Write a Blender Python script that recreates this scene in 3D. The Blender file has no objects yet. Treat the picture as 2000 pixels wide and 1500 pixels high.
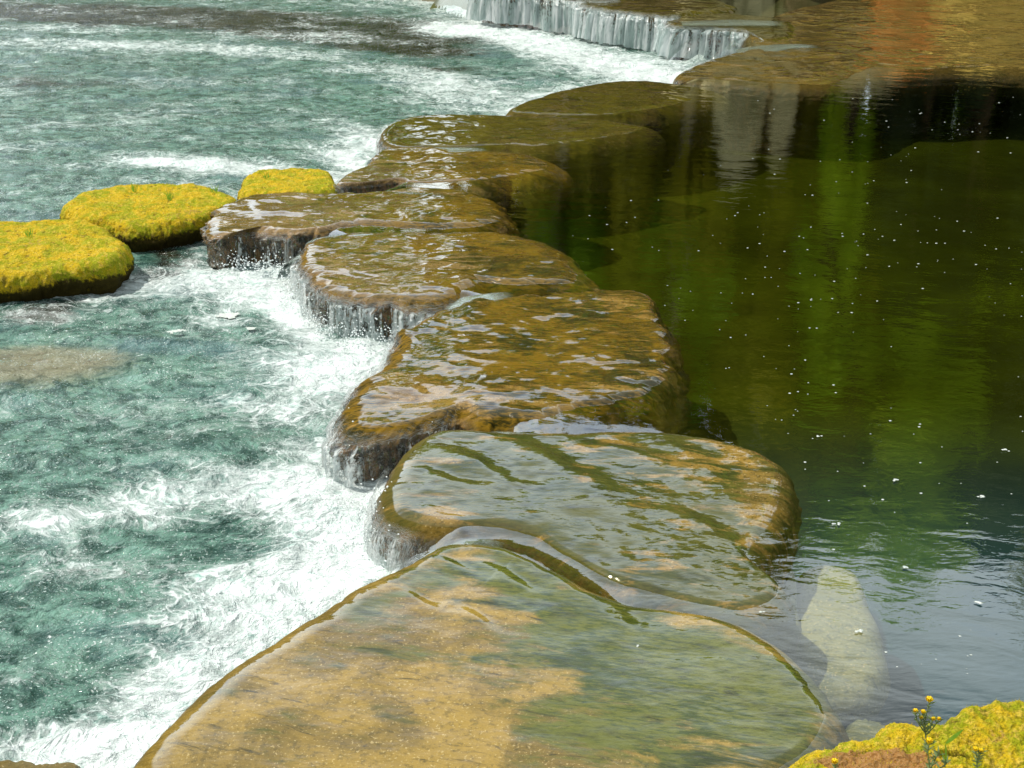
import bpy, math, random
import numpy as np
from mathutils import Vector

random.seed(7)
rng = np.random.default_rng(11)
S = bpy.context.scene
COL = S.collection
R = math.radians

# ------------------------------------------------------------------ camera
F = 2600.0
PITCH = math.atan(1150.0 / F)
CH = 3.0
cam = bpy.data.cameras.new('camera')
co = bpy.data.objects.new('camera', cam); COL.objects.link(co)
co.location = (0, 0, CH)
co.rotation_euler = (math.pi / 2 - PITCH, 0, 0)
cam.sensor_width = 36; cam.lens = 36 * F / 2000
cam.clip_start = 0.1; cam.clip_end = 2000
S.camera = co
sp_, cp_ = math.sin(PITCH), math.cos(PITCH)


def at(px, py, z=0.0):
    """point of the horizontal plane at height z seen at photo position px, py"""
    u = (px - 1000) / F; v = (750 - py) / F
    dx, dy, dz = u, cp_ + v * sp_, -sp_ + v * cp_
    t = (z - CH) / dz
    return np.array([dx * t, dy * t])


def path(pts, z=0.0):
    return np.array([at(p[0], p[1], z) for p in pts])


# ------------------------------------------------------------------ noise
_perm = rng.permutation(4096)


def _h(ix, iy, iz=0):
    return _perm[(_perm[(_perm[ix & 4095] + iy) & 4095] + iz) & 4095]


def perlin(x, y, seed=0):
    x = np.asarray(x, float); y = np.asarray(y, float)
    xi = np.floor(x).astype(np.int64); yi = np.floor(y).astype(np.int64)
    xf = x - xi; yf = y - yi
    u = xf * xf * xf * (xf * (xf * 6 - 15) + 10); v = yf * yf * yf * (yf * (yf * 6 - 15) + 10)

    def g(ox, oy):
        a = _h(xi + ox, yi + oy, seed) * (2 * math.pi / 4096)
        return np.cos(a) * (xf - ox) + np.sin(a) * (yf - oy)
    a = g(0, 0) * (1 - u) + g(1, 0) * u
    b = g(0, 1) * (1 - u) + g(1, 1) * u
    return (a * (1 - v) + b * v) * 1.4


def fbm(x, y, oct=4, seed=0, gain=0.5):
    s = 0; a = 1; n = 0
    for k in range(oct):
        s = s + a * perlin(x * 2 ** k, y * 2 ** k, seed + k * 17); n += a; a *= gain
    return s / n


# ------------------------------------------------------------------ materials
class N:
    def __init__(s, name, displ=False):
        s.m = bpy.data.materials.new(name); s.m.use_nodes = True
        s.t = s.m.node_tree; s.t.nodes.clear()
        s.out = s.t.nodes.new('ShaderNodeOutputMaterial')

    def n(s, typ, inp=None, **kw):
        nd = s.t.nodes.new(typ)
        for k, v in kw.items(): setattr(nd, k, v)
        for k, v in (inp or {}).items():
            if hasattr(v, 'is_output') or isinstance(v, bpy.types.NodeSocket): s.t.links.new(v, nd.inputs[k])
            else: nd.inputs[k].default_value = v
        return nd

    def pos(s): return s.n('ShaderNodeNewGeometry').outputs['Position']

    def map(s, vec, sc=(1, 1, 1), rot=0, loc=(0, 0, 0)):
        return s.n('ShaderNodeMapping', {'Vector': vec, 'Scale': sc, 'Rotation': (0, 0, rot), 'Location': loc}).outputs[0]

    def rotmap(s, vec, rot, sc):
        """rotate first, then stretch"""
        a = s.n('ShaderNodeVectorRotate', {'Vector': vec, 'Angle': rot}, rotation_type='Z_AXIS').outputs[0]
        return s.n('ShaderNodeVectorMath', {0: a, 1: sc}, operation='MULTIPLY').outputs[0]

    def noise(s, vec, scale, det=4, rough=.55, dist=0):
        return s.n('ShaderNodeTexNoise', {'Vector': vec, 'Scale': scale, 'Detail': det, 'Roughness': rough, 'Distortion': dist}).outputs[0]

    def vor(s, vec, scale, feat='F1', rnd=1):
        return s.n('ShaderNodeTexVoronoi', {'Vector': vec, 'Scale': scale, 'Randomness': rnd}, feature=feat).outputs['Distance']

    def ramp(s, f, *stops):
        nd = s.n('ShaderNodeValToRGB', {0: f}); e = nd.color_ramp.elements
        while len(e) < len(stops): e.new(.5)
        for el, (p, c) in zip(e, stops):
            el.position = p; el.color = (c, c, c, 1) if not isinstance(c, tuple) else (*c, 1)
        return nd.outputs[0]

    def sstep(s, f, a, b, lo=0, hi=1):
        return s.n('ShaderNodeMapRange', {0: f, 1: a, 2: b, 3: lo, 4: hi}, interpolation_type='SMOOTHSTEP').outputs[0]

    def lin(s, f, a, b, lo=0, hi=1):
        return s.n('ShaderNodeMapRange', {0: f, 1: a, 2: b, 3: lo, 4: hi}).outputs[0]

    def math(s, op, a, b=0, c=None):
        i = {0: a, 1: b}
        if c is not None: i[2] = c
        return s.n('ShaderNodeMath', i, operation=op).outputs[0]

    def mix(s, f, a, b, bt='MIX'):
        def cc(v): return (*v, 1) if isinstance(v, tuple) and len(v) == 3 else v
        return s.n('ShaderNodeMix', {0: f, 6: cc(a), 7: cc(b)}, data_type='RGBA', blend_type=bt).outputs[2]

    def attr(s, name): return s.n('ShaderNodeAttribute', attribute_name=name)

    def rgb(s, col): 
        o = s.n('ShaderNodeSeparateColor', {0: col}).outputs
        return o[0], o[1], o[2]

    def xyz(s, v):
        o = s.n('ShaderNodeSeparateXYZ', {0: v}).outputs
        return o[0], o[1], o[2]

    def bump(s, h, dist, strength=1, normal=None):
        i = {'Height': h, 'Distance': dist, 'Strength': strength}
        if normal is not None: i['Normal'] = normal
        return s.n('ShaderNodeBump', i).outputs[0]

    def surf(s, sh): s.t.links.new(sh, s.out.inputs[0]); return s.m


def ripple_normal(m, pos, k=1.0, patchy=False):
    """the same small surface waves on the pool and on the water film over the rocks"""
    a = m.noise(m.rotmap(pos, .25, (1.0, 2.1, 0)), 2.6, 3, .5, .4)
    b = m.noise(m.rotmap(pos, -.15, (1.0, 2.4, 0)), 13, 3, .55, .3)
    if patchy:
        a = m.math('MULTIPLY', m.noise(m.rotmap(pos, .35, (1.0, 1.5, 0)), 3.2, 1, .4, .7), m.sstep(m.noise(pos, 1.6, 2, .5), .44, .60, .2, 1.25))
    h = m.math('ADD', m.math('MULTIPLY', a, .011 * k), m.math('MULTIPLY', b, .0016 * k * (.35 if patchy else 1)))
    return m.bump(h, 1.0)


IOR = 1.4


def mirror(m, nrm, f0=.05, power=3.4):
    """share of light mirrored by a water surface, the same from above and from below"""
    inc = m.n('ShaderNodeNewGeometry').outputs['Incoming']
    c = m.math('ABSOLUTE', m.n('ShaderNodeVectorMath', {0: nrm, 1: inc}, operation='DOT_PRODUCT').outputs['Value'])
    return m.math('ADD', f0, m.math('MULTIPLY', 1 - f0, m.math('POWER', m.math('SUBTRACT', 1, m.math('MINIMUM', c, 1)), power)))


def wet_rock_material(name, sand, sand2, alg, alg2, dark, flow=.35, ripple=1.0, speck=1.0, coat=1.0, line=.75, deep=.42, clear=0.0, soft=.16):
    m = N(name)
    pos = m.pos()
    A = m.attr('paint').outputs[0]
    r_alg, r_edge, r_side = m.rgb(A)
    X, Y, Z = m.xyz(pos)
    st = m.rotmap(pos, flow, (1.0, 3.6, 1.5))
    n_st = m.noise(st, 3.2, 8, .66, .5)
    n_bl = m.noise(pos, 2.2, 6, .62, .8)
    n_fi = m.noise(pos, 38, 6, .7)
    n_fs = m.noise(m.rotmap(pos, flow, (1, 5, 1)), 16, 5, .7, .3)
    f_alg = m.math('ADD', m.math('ADD', r_alg, m.math('MULTIPLY', m.math('SUBTRACT', n_st, .5), 2.4)), m.math('MULTIPLY', m.math('SUBTRACT', n_bl, .5), 1.3))
    f_alg = m.sstep(f_alg, .5 - soft, .5 + soft)
    c_s = m.mix(m.sstep(n_bl, .40, .60), sand, sand2)
    c_s = m.mix(m.sstep(n_fi, .50, .66, 0, .7 * speck), c_s, dark)
    c_s = m.mix(m.sstep(m.noise(pos, 90, 3, .6), .58, .70, 0, .6), c_s, (.62, .48, .22))
    c_a = m.mix(m.sstep(m.math('ADD', n_fs, m.math('MULTIPLY', m.math('SUBTRACT', n_bl, .5), .8)), .38, .60), alg, alg2)
    c_a = m.mix(m.sstep(n_st, .50, .72, 0, .65), c_a, dark)
    col = m.mix(f_alg, c_s, c_a)
    n_line = m.noise(m.rotmap(pos, flow + .05, (1, 5.0, 1)), 5.5, 8, .74, .8)
    col = m.mix(m.sstep(n_line, .54, .70, 0, line), col, dark)
    col = m.mix(m.math('MULTIPLY', r_edge, m.sstep(n_fs, .25, .6, .35, 1)), col, m.mix(n_fi, (.035, .032, .004), (.14, .085, .008)))
    # steep wet faces: dark moss with rusty spots
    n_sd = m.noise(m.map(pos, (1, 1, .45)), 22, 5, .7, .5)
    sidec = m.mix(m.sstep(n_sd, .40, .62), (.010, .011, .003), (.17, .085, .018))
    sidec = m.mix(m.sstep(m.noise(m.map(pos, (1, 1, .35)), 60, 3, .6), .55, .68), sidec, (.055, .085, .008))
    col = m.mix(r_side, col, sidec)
    # murky water's haze put into the stone: deeper parts tint and turn transparent
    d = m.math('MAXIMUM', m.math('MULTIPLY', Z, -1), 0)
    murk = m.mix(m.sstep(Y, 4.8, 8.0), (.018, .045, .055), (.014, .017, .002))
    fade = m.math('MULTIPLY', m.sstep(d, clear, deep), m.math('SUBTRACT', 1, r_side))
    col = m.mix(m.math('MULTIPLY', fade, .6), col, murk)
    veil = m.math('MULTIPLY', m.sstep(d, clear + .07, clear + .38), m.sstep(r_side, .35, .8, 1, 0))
    bh = m.math('ADD', m.math('MULTIPLY', m.math('ADD', n_fi, n_line), .006), m.math('ADD', m.math('MULTIPLY', n_st, .02), m.math('MULTIPLY', n_sd, m.math('MULTIPLY', r_side, .03))))
    bn = m.bump(bh, 1.0, .9)
    rp = ripple_normal(m, pos, ripple, ripple > 1)
    dr = m.noise(m.map(pos, (1, 1, .3)), 48, 4, .7)
    cn = m.bump(m.math('MULTIPLY', dr, m.math('MULTIPLY', r_side, .04)), 1.0, 1, rp)
    p = m.n('ShaderNodeBsdfPrincipled', {'Base Color': col, 'Roughness': .75, 'Specular IOR Level': .1, 'Normal': bn})
    tv = m.n('ShaderNodeBsdfTransparent')
    p = m.n('ShaderNodeMixShader', {0: veil, 1: p.outputs[0], 2: tv.outputs[0]})
    if not coat: return m.surf(p.outputs[0])
    # the film of water over the stone
    fr = m.math('MULTIPLY', mirror(m, cn), m.sstep(Z, -.004, .0, m.math('MULTIPLY', r_side, 1.0), 1.0))
    gl = m.n('ShaderNodeBsdfGlossy', {'Color': (1, 1, 1, 1), 'Roughness': .015, 'Normal': cn})
    return m.surf(m.n('ShaderNodeMixShader', {0: fr, 1: p.outputs[0], 2: gl.outputs[0]}).outputs[0])


def moss_material(name, c1, c2, c3, brown):
    m = N(name); pos = m.pos()
    r_b, r_d, r_x = m.rgb(m.attr('paint').outputs[0])
    n1 = m.noise(pos, 5.5, 7, .7, .9); n2 = m.noise(pos, 34, 6, .75); n3 = m.noise(pos, 120, 3, .7)
    col = m.mix(m.sstep(n1, .42, .58), c1, c2)
    col = m.mix(m.sstep(m.math('ADD', m.math('MULTIPLY', r_x, -1), m.math('MULTIPLY', m.math('SUBTRACT', n2, .5), 1.4)), .12, .42, 0, .85), col, (.10, .075, .008))  # hollows between tufts darkened in the colour, like crevice shade
    col = m.mix(m.sstep(n2, .48, .66), col, c3)
    col = m.mix(m.sstep(n3, .36, .52, .5, 0), col, (.09, .075, .004))
    bf = m.sstep(m.math('ADD', r_b, m.math('MULTIPLY', m.math('SUBTRACT', n2, .5), 1.6)), .4, .7)
    bc = m.mix(m.sstep(n3, .35, .65), brown, (.46, .26, .10))
    col = m.mix(bf, col, bc)
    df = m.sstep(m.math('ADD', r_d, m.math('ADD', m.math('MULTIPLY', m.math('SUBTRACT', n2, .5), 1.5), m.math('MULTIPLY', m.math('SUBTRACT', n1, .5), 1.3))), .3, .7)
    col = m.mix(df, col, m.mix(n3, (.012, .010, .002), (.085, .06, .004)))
    h = m.math('ADD', m.math('MULTIPLY', n2, .03), m.math('MULTIPLY', n3, .008))
    p = m.n('ShaderNodeBsdfPrincipled', {'Base Color': col, 'Roughness': .9, 'Specular IOR Level': .2, 'Normal': m.bump(h, 1.0, .9)})
    return m.surf(p.outputs[0])


def pool_material():
    m = N('pool_water'); pos = m.pos()
    nrm = ripple_normal(m, pos, .28)
    fr = mirror(m, nrm, .06, 3.0)
    gl = m.n('ShaderNodeBsdfGlossy', {'Color': (1, 1, 1, 1), 'Roughness': .015, 'Normal': nrm})
    tr = m.n('ShaderNodeBsdfTransparent', {'Color': (.98, .99, .97, 1)})
    mx = m.n('ShaderNodeMixShader', {0: fr, 1: tr.outputs[0], 2: gl.outputs[0]})
    return m.surf(mx.outputs[0])


def rapid_material():
    m = N('river_water'); pos = m.pos()
    foam, tan, dark = m.rgb(m.attr('paint').outputs[0])
    fl = m.rotmap(pos, .10, (1.0, 1.35, 1.0))
    def swirl(v, sc, amt):
        w = m.n('ShaderNodeTexNoise', {'Vector': v, 'Scale': sc, 'Detail': 3.0}).outputs[1]
        w = m.n('ShaderNodeVectorMath', {0: w, 1: (.5, .5, .5)}, operation='SUBTRACT').outputs[0]
        w = m.n('ShaderNodeVectorMath', {0: w, 'Scale': amt}, operation='SCALE').outputs[0]
        return m.n('ShaderNodeVectorMath', {0: v, 1: w}, operation='ADD').outputs[0]
    fl = swirl(swirl(fl, 1.3, .55), 5, .07)

    def ridge(v, sc, wd, det=3):
        n = m.noise(v, sc, det, .55)
        return m.sstep(m.math('ABSOLUTE', m.math('SUBTRACT', n, .5)), 0, wd, 1, 0)
    lace = m.math('ADD', ridge(fl, 3.2, .035), m.math('MULTIPLY', ridge(fl, 8.5, .05), .6))
    nb = m.noise(fl, 2.6, 9, .68, .6)
    nf = m.noise(fl, 24, 6, .8, .2)
    nsp = m.noise(pos, 75, 2, .6)
    s = m.math('ADD', m.math('MULTIPLY', foam, 1.6), m.math('MULTIPLY', m.math('SUBTRACT', nb, .52), 2.0))
    s = m.math('ADD', s, m.math('MULTIPLY', lace, m.sstep(foam, .1, .5, .14, .50)))
    s = m.math('ADD', s, m.math('MULTIPLY', m.math('SUBTRACT', nf, .5), .9))
    ff = m.sstep(s, .34, 1.50)
    speck = m.math('MULTIPLY', m.sstep(nsp, .61, .65), m.sstep(m.math('ADD', nb, m.math('MULTIPLY', foam, .5)), .42, .65, .15, 1.0))  # bubble dots that also serve as painted sparkle
    ff = m.math('MAXIMUM', ff, speck)
    nd = m.noise(fl, 5.5, 8, .72, .5)
    body = m.mix(m.sstep(nd, .40, .60), (.016, .060, .044), (.14, .28, .22))
    body = m.mix(m.sstep(nb, .5, .72), body, (.21, .37, .29))
    body = m.mix(m.sstep(m.noise(fl, 1.1, 3, .5), .5, .72, 0, .6), body, (.09, .18, .19))
    body = m.mix(m.sstep(m.math('ADD', tan, m.math('MULTIPLY', m.math('SUBTRACT', nd, .5), .9)), .3, .7, 0, .8), body, m.mix(nf, (.17, .14, .07), (.34, .30, .19)))
    body = m.mix(m.sstep(m.math('ADD', dark, m.math('MULTIPLY', m.math('SUBTRACT', nd, .5), 1.8)), .3, .75), body, m.mix(m.sstep(nb, .4, .6), (.006, .012, .006), (.022, .019, .005)))
    fcol = m.mix(m.sstep(m.math('ADD', m.math('ADD', nf, m.math('MULTIPLY', foam, .22)), m.math('MULTIPLY', m.math('SUBTRACT', nd, .5), 1.1)), .36, .66), (.30, .48, .43), (.70, .77, .76))
    col = m.mix(ff, body, fcol)
    col = m.mix(m.math('MULTIPLY', m.sstep(m.noise(pos, 46, 2, .6), .66, .70), m.sstep(nb, .45, .62)), col, (.92, .96, .96))  # white specks painted in as sun glints on the water
    w1 = m.noise(fl, 7, 4, .6, .5); w2 = m.noise(fl, 30, 4, .65, .4); w3 = m.noise(pos, 110, 2, .5)
    calm = m.sstep(dark, .2, .9, 1, .55)
    h = m.math('ADD', m.math('MULTIPLY', w1, .055), m.math('ADD', m.math('MULTIPLY', w2, .020), m.math('MULTIPLY', w3, .0030)))
    h = m.math('ADD', m.math('MULTIPLY', h, calm), m.math('MULTIPLY', ff, .010))
    bn = m.bump(h, 1.0)
    p = m.n('ShaderNodeBsdfPrincipled', {'Base Color': col, 'Roughness': m.lin(ff, 0, 1, .07, .5), 'IOR': 1.36, 'Normal': bn,
                                         'Specular IOR Level': .5})
    return m.surf(p.outputs[0])


def fall_material(name, dens=.5, freq=22, white=(.92, .97, .97)):
    """water falling in strands: uvw attribute = metres along the lip, metres of fall"""
    m = N(name)
    uv = m.attr('uvw').outputs['Vector']
    u, v, w = m.xyz(uv)
    sv = m.n('ShaderNodeVectorMath', {0: uv, 1: (1.0, .10, 1.0)}, operation='MULTIPLY').outputs[0]
    n1 = m.noise(sv, freq, 4, .7, .25)
    n2 = m.noise(sv, freq * .22, 2, .5)
    n3 = m.noise(m.n('ShaderNodeVectorMath', {0: uv, 1: (1.0, .4, 1.0)}, operation='MULTIPLY').outputs[0], freq * 3.5, 3, .6)
    a = m.math('ADD', m.math('ADD', n1, m.math('MULTIPLY', m.math('SUBTRACT', n2, .5), .7)), m.math('MULTIPLY', m.math('SUBTRACT', n3, .5), .5))
    a = m.math('ADD', a, m.math('MULTIPLY', m.math('SUBTRACT', v, .12), .35))
    al = m.sstep(a, .66 - dens * .40, .76 - dens * .33)
    al = m.math('MULTIPLY', al, w)
    h = m.math('MULTIPLY', m.math('ADD', n1, n3), .02)
    bn = m.bump(h, 1.0)
    col = m.mix(m.sstep(n1, .40, .62), (.30, .42, .40), white)
    d = m.n('ShaderNodeBsdfPrincipled', {'Base Color': col, 'Roughness': .12, 'IOR': 1.36, 'Specular IOR Level': .9, 'Normal': bn})
    tl = m.n('ShaderNodeBsdfTranslucent', {'Color': (.95, 1, 1, 1)})
    dd = m.n('ShaderNodeMixShader', {0: .45, 1: d.outputs[0], 2: tl.outputs[0]})
    fr = mirror(m, bn)
    gl = m.n('ShaderNodeBsdfGlossy', {'Roughness': .05, 'Normal': bn})
    tr = m.n('ShaderNodeBsdfTransparent')
    cl = m.n('ShaderNodeMixShader', {0: m.math('MULTIPLY', fr, m.math('MULTIPLY', w, .45)), 1: tr.outputs[0], 2: gl.outputs[0]})
    mx = m.n('ShaderNodeMixShader', {0: al, 1: cl.outputs[0], 2: dd.outputs[0]})
    return m.surf(mx.outputs[0])


def simple(name, c1, c2, scale=8, rough=.8, bump=.02, transl=0):
    m = N(name); pos = m.pos()
    n1 = m.noise(pos, scale, 6, .65, .4)
    col = m.mix(m.sstep(n1, .35, .65), c1, c2)
    p = m.n('ShaderNodeBsdfPrincipled', {'Base Color': col, 'Roughness': rough, 'Specular IOR Level': .25, 'Normal': m.bump(n1, bump)})
    o = p.outputs[0]
    if transl:
        t = m.n('ShaderNodeBsdfTranslucent', {'Color': col})
        o = m.n('ShaderNodeMixShader', {0: transl, 1: o, 2: t.outputs[0]}).outputs[0]
    return m.surf(o)


SAND, SAND2 = (.33, .215, .038), (.18, .12, .022)
M = {
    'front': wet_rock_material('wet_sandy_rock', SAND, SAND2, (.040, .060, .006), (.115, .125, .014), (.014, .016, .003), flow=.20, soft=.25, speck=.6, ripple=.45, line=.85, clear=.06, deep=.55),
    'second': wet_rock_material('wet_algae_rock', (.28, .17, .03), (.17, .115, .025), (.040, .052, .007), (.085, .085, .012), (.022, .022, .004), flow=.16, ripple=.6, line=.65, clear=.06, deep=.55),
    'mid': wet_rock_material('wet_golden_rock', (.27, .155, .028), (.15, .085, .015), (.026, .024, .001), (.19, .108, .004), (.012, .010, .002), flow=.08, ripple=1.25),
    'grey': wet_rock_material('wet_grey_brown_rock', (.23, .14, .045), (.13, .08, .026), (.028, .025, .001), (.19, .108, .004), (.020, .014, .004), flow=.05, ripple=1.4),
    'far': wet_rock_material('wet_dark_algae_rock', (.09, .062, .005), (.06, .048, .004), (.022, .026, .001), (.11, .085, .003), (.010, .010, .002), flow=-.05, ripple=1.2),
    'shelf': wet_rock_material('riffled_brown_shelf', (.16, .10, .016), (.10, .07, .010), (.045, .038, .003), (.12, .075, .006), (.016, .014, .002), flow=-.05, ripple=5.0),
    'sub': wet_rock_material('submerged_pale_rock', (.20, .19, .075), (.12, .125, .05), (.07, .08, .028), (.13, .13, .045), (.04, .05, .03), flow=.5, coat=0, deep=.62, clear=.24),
    'moss': moss_material('yellow_moss', (.68, .46, .012), (.36, .38, .008), (.80, .58, .08), (.36, .17, .04)),
    'pool': pool_material(), 'rapid': rapid_material(),
    'curtain': fall_material('trickling_water', .56, 24), 'thick': fall_material('falling_water', .88, 14),
    'chute': fall_material('spilling_water', .42, 22),
}


# ------------------------------------------------------------------ mesh helpers
def set_attr(me, name, arr):
    a = me.attributes.new(name, 'FLOAT_COLOR' if name == 'paint' else 'FLOAT_VECTOR', 'POINT')
    if name == 'paint':
        c = np.ones((len(arr), 4), np.float32); c[:, :3] = arr
        a.data.foreach_set('color', c.ravel())
    else:
        a.data.foreach_set('vector', np.asarray(arr, np.float32).ravel())


def mesh_obj(name, verts, faces, mat, parent=None, smooth=True, paint=None, uvw=None):
    me = bpy.data.meshes.new(name)
    verts = np.asarray(verts, np.float32); faces = np.asarray(faces, np.int32)
    me.vertices.add(len(verts)); me.vertices.foreach_set('co', verts.ravel())
    k = faces.shape[1]
    me.loops.add(faces.size); me.loops.foreach_set('vertex_index', faces.ravel())
    me.polygons.add(len(faces)); me.polygons.foreach_set('loop_start', np.arange(0, faces.size, k, dtype=np.int32))
    me.polygons.foreach_set('use_smooth', np.full(len(faces), smooth))
    me.update(calc_edges=True); me.validate()
    if paint is not None: set_attr(me, 'paint', paint)
    if uvw is not None: set_attr(me, 'uvw', uvw)
    me.materials.append(mat)
    o = bpy.data.objects.new(name, me); COL.objects.link(o)
    if parent: o.parent = parent
    return o


def tag(o, label=None, cat=None, group=None, kind=None):
    if label: o['label'] = label
    if cat: o['category'] = cat
    if group: o['group'] = group
    if kind: o['kind'] = kind
    return o


def empty(name, loc, label, cat, group=None):
    o = bpy.data.objects.new(name, None); COL.objects.link(o); o.location = loc
    return tag(o, label, cat, group)


def grid_faces(nr, nc, wrap=False):
    i = np.arange(nr - 1)[:, None]; j = np.arange(nc if wrap else nc - 1)[None, :]
    j2 = (j + 1) % nc
    a = i * nc + j; b = i * nc + j2; c = (i + 1) * nc + j2; d = (i + 1) * nc + j
    return np.stack([a, b, c, d], -1).reshape(-1, 4)


def catmull(P, n, closed=True):
    P = np.asarray(P, float); K = len(P)
    out = []
    segs = K if closed else K - 1
    for i in range(segs):
        if closed: p0, p1, p2, p3 = P[(i - 1) % K], P[i], P[(i + 1) % K], P[(i + 2) % K]
        else: p0, p1, p2, p3 = P[max(i - 1, 0)], P[i], P[i + 1], P[min(i + 2, K - 1)]
        for t in np.linspace(0, 1, 24, endpoint=False):
            out.append(.5 * ((2 * p1) + (-p0 + p2) * t + (2 * p0 - 5 * p1 + 4 * p2 - p3) * t * t + (-p0 + 3 * p1 - 3 * p2 + p3) * t ** 3))
    if not closed: out.append(P[-1])
    out = np.array(out)
    L = np.vstack([out, out[:1]]) if closed else out
    d = np.r_[0, np.cumsum(np.linalg.norm(np.diff(L, axis=0), axis=1))]
    s = np.linspace(0, d[-1], n, endpoint=not closed)
    return np.stack([np.interp(s, d, L[:, k]) for k in range(P.shape[1])], 1), d[-1]


def inside(poly, x, y):
    r = np.zeros(x.shape, bool); n = len(poly)
    for i in range(n):
        x1, y1 = poly[i]; x2, y2 = poly[(i + 1) % n]
        if y1 == y2: continue
        c = ((y1 > y) != (y2 > y)) & (x < (x2 - x1) * (y - y1) / (y2 - y1) + x1)
        r ^= c
    return r


def seg_dist(P, x, y):
    best = np.full(x.shape, 1e9)
    for i in range(len(P) - 1):
        a, b = P[i], P[i + 1]; d = b - a
        t = np.clip(((x - a[0]) * d[0] + (y - a[1]) * d[1]) / (d @ d + 1e-9), 0, 1)
        best = np.minimum(best, np.hypot(x - a[0] - t * d[0], y - a[1] - t * d[1]))
    return best


class Blob:
    """soft elliptical patch on a level surface"""
    def __init__(s, px, py, rx, ry, ang=0, val=1.0, z=0.0):
        a = R(ang); c = at(px, py, z)
        u = at(px + rx * math.cos(a), py + rx * math.sin(a), z) - c
        v = at(px - ry * math.sin(a), py + ry * math.cos(a), z) - c
        s.c = c; s.inv = np.linalg.inv(np.stack([u, v], 1)); s.val = val

    def __call__(s, x, y):
        dx = x - s.c[0]; dy = y - s.c[1]
        p = s.inv[0, 0] * dx + s.inv[0, 1] * dy; q = s.inv[1, 0] * dx + s.inv[1, 1] * dy
        return s.val * np.exp(-(p * p + q * q) ** 1.3)


# standing waves in the flow over the rocks: path, width in m, steepness
WAVES = []


def wave(pts, w, steep):
    WAVES.append((path(pts), w, steep))


wave([(955, 1062), (1030, 1075), (1110, 1118), (1228, 1212)], .050, .24)
wave([(935, 1095), (985, 1118), (1042, 1158)], .026, .2)
wave([(785, 1148), (820, 1170), (862, 1196)], .02, .2)
wave([(890, 1180), (930, 1202), (976, 1236)], .022, .2)
wave([(850, 1085), (885, 1100), (925, 1120)], .02, .18)
wave([(1015, 862), (1060, 880), (1110, 905), (1190, 948)], .048, .24)
wave([(865, 872), (930, 895), (1000, 940)], .034, .22)
wave([(835, 918), (885, 940), (945, 948)], .028, .22)
wave([(1130, 862), (1230, 875), (1350, 915)], .042, .24)
wave([(1330, 872), (1390, 905), (1440, 965)], .042, .22)
wave([(1330, 995), (1380, 1020), (1455, 1068)], .032, .22)
wave([(830, 1075), (950, 1060), (1025, 1050)], .02, .12)


def wave_h(x, y):
    h = np.zeros(x.shape)
    for P, w, st in WAVES:
        c = P.mean(0); r = np.linalg.norm(P - c, axis=1).max() + w * 9
        m = (np.abs(x - c[0]) < r) & (np.abs(y - c[1]) < r)
        if not m.any(): continue
        xx, yy = x[m], y[m]
        best = np.full(xx.shape, 1e9); sg = np.zeros(xx.shape); tt = np.zeros(xx.shape)
        k = len(P) - 1
        for i in range(k):
            a, b = P[i], P[i + 1]; d = b - a; L = np.linalg.norm(d); nrm = np.array([-d[1], d[0]]) / L
            if nrm[1] < 0: nrm = -nrm
            t = np.clip(((xx - a[0]) * d[0] + (yy - a[1]) * d[1]) / (L * L), 0, 1)
            ex = xx - a[0] - t * d[0]; ey = yy - a[1] - t * d[1]; dist = np.hypot(ex, ey)
            s = dist < best
            best = np.where(s, dist, best); sg = np.where(s, ex * nrm[0] + ey * nrm[1], sg); tt = np.where(s, (i + t) / k, tt)
        q = sg * (1 + .35 * perlin(xx * 9, yy * 9, 3))
        along = np.exp(-(np.maximum(best - np.abs(sg), 0) / (w)) ** 2) * (.35 + .65 * np.sin(np.pi * np.clip(tt, .06, .94)))
        h[m] += -st * w * np.tanh(q / w) * np.exp(-(q / (4 * w)) ** 2) * along
    return h


POOL_Z, LOW_Z = 0.0, -0.25


def low(y): return LOW_Z - .2 * np.clip((y - 11) / 5, 0, 1)


# ------------------------------------------------------------------ rocks
ROCKS = {}


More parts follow.
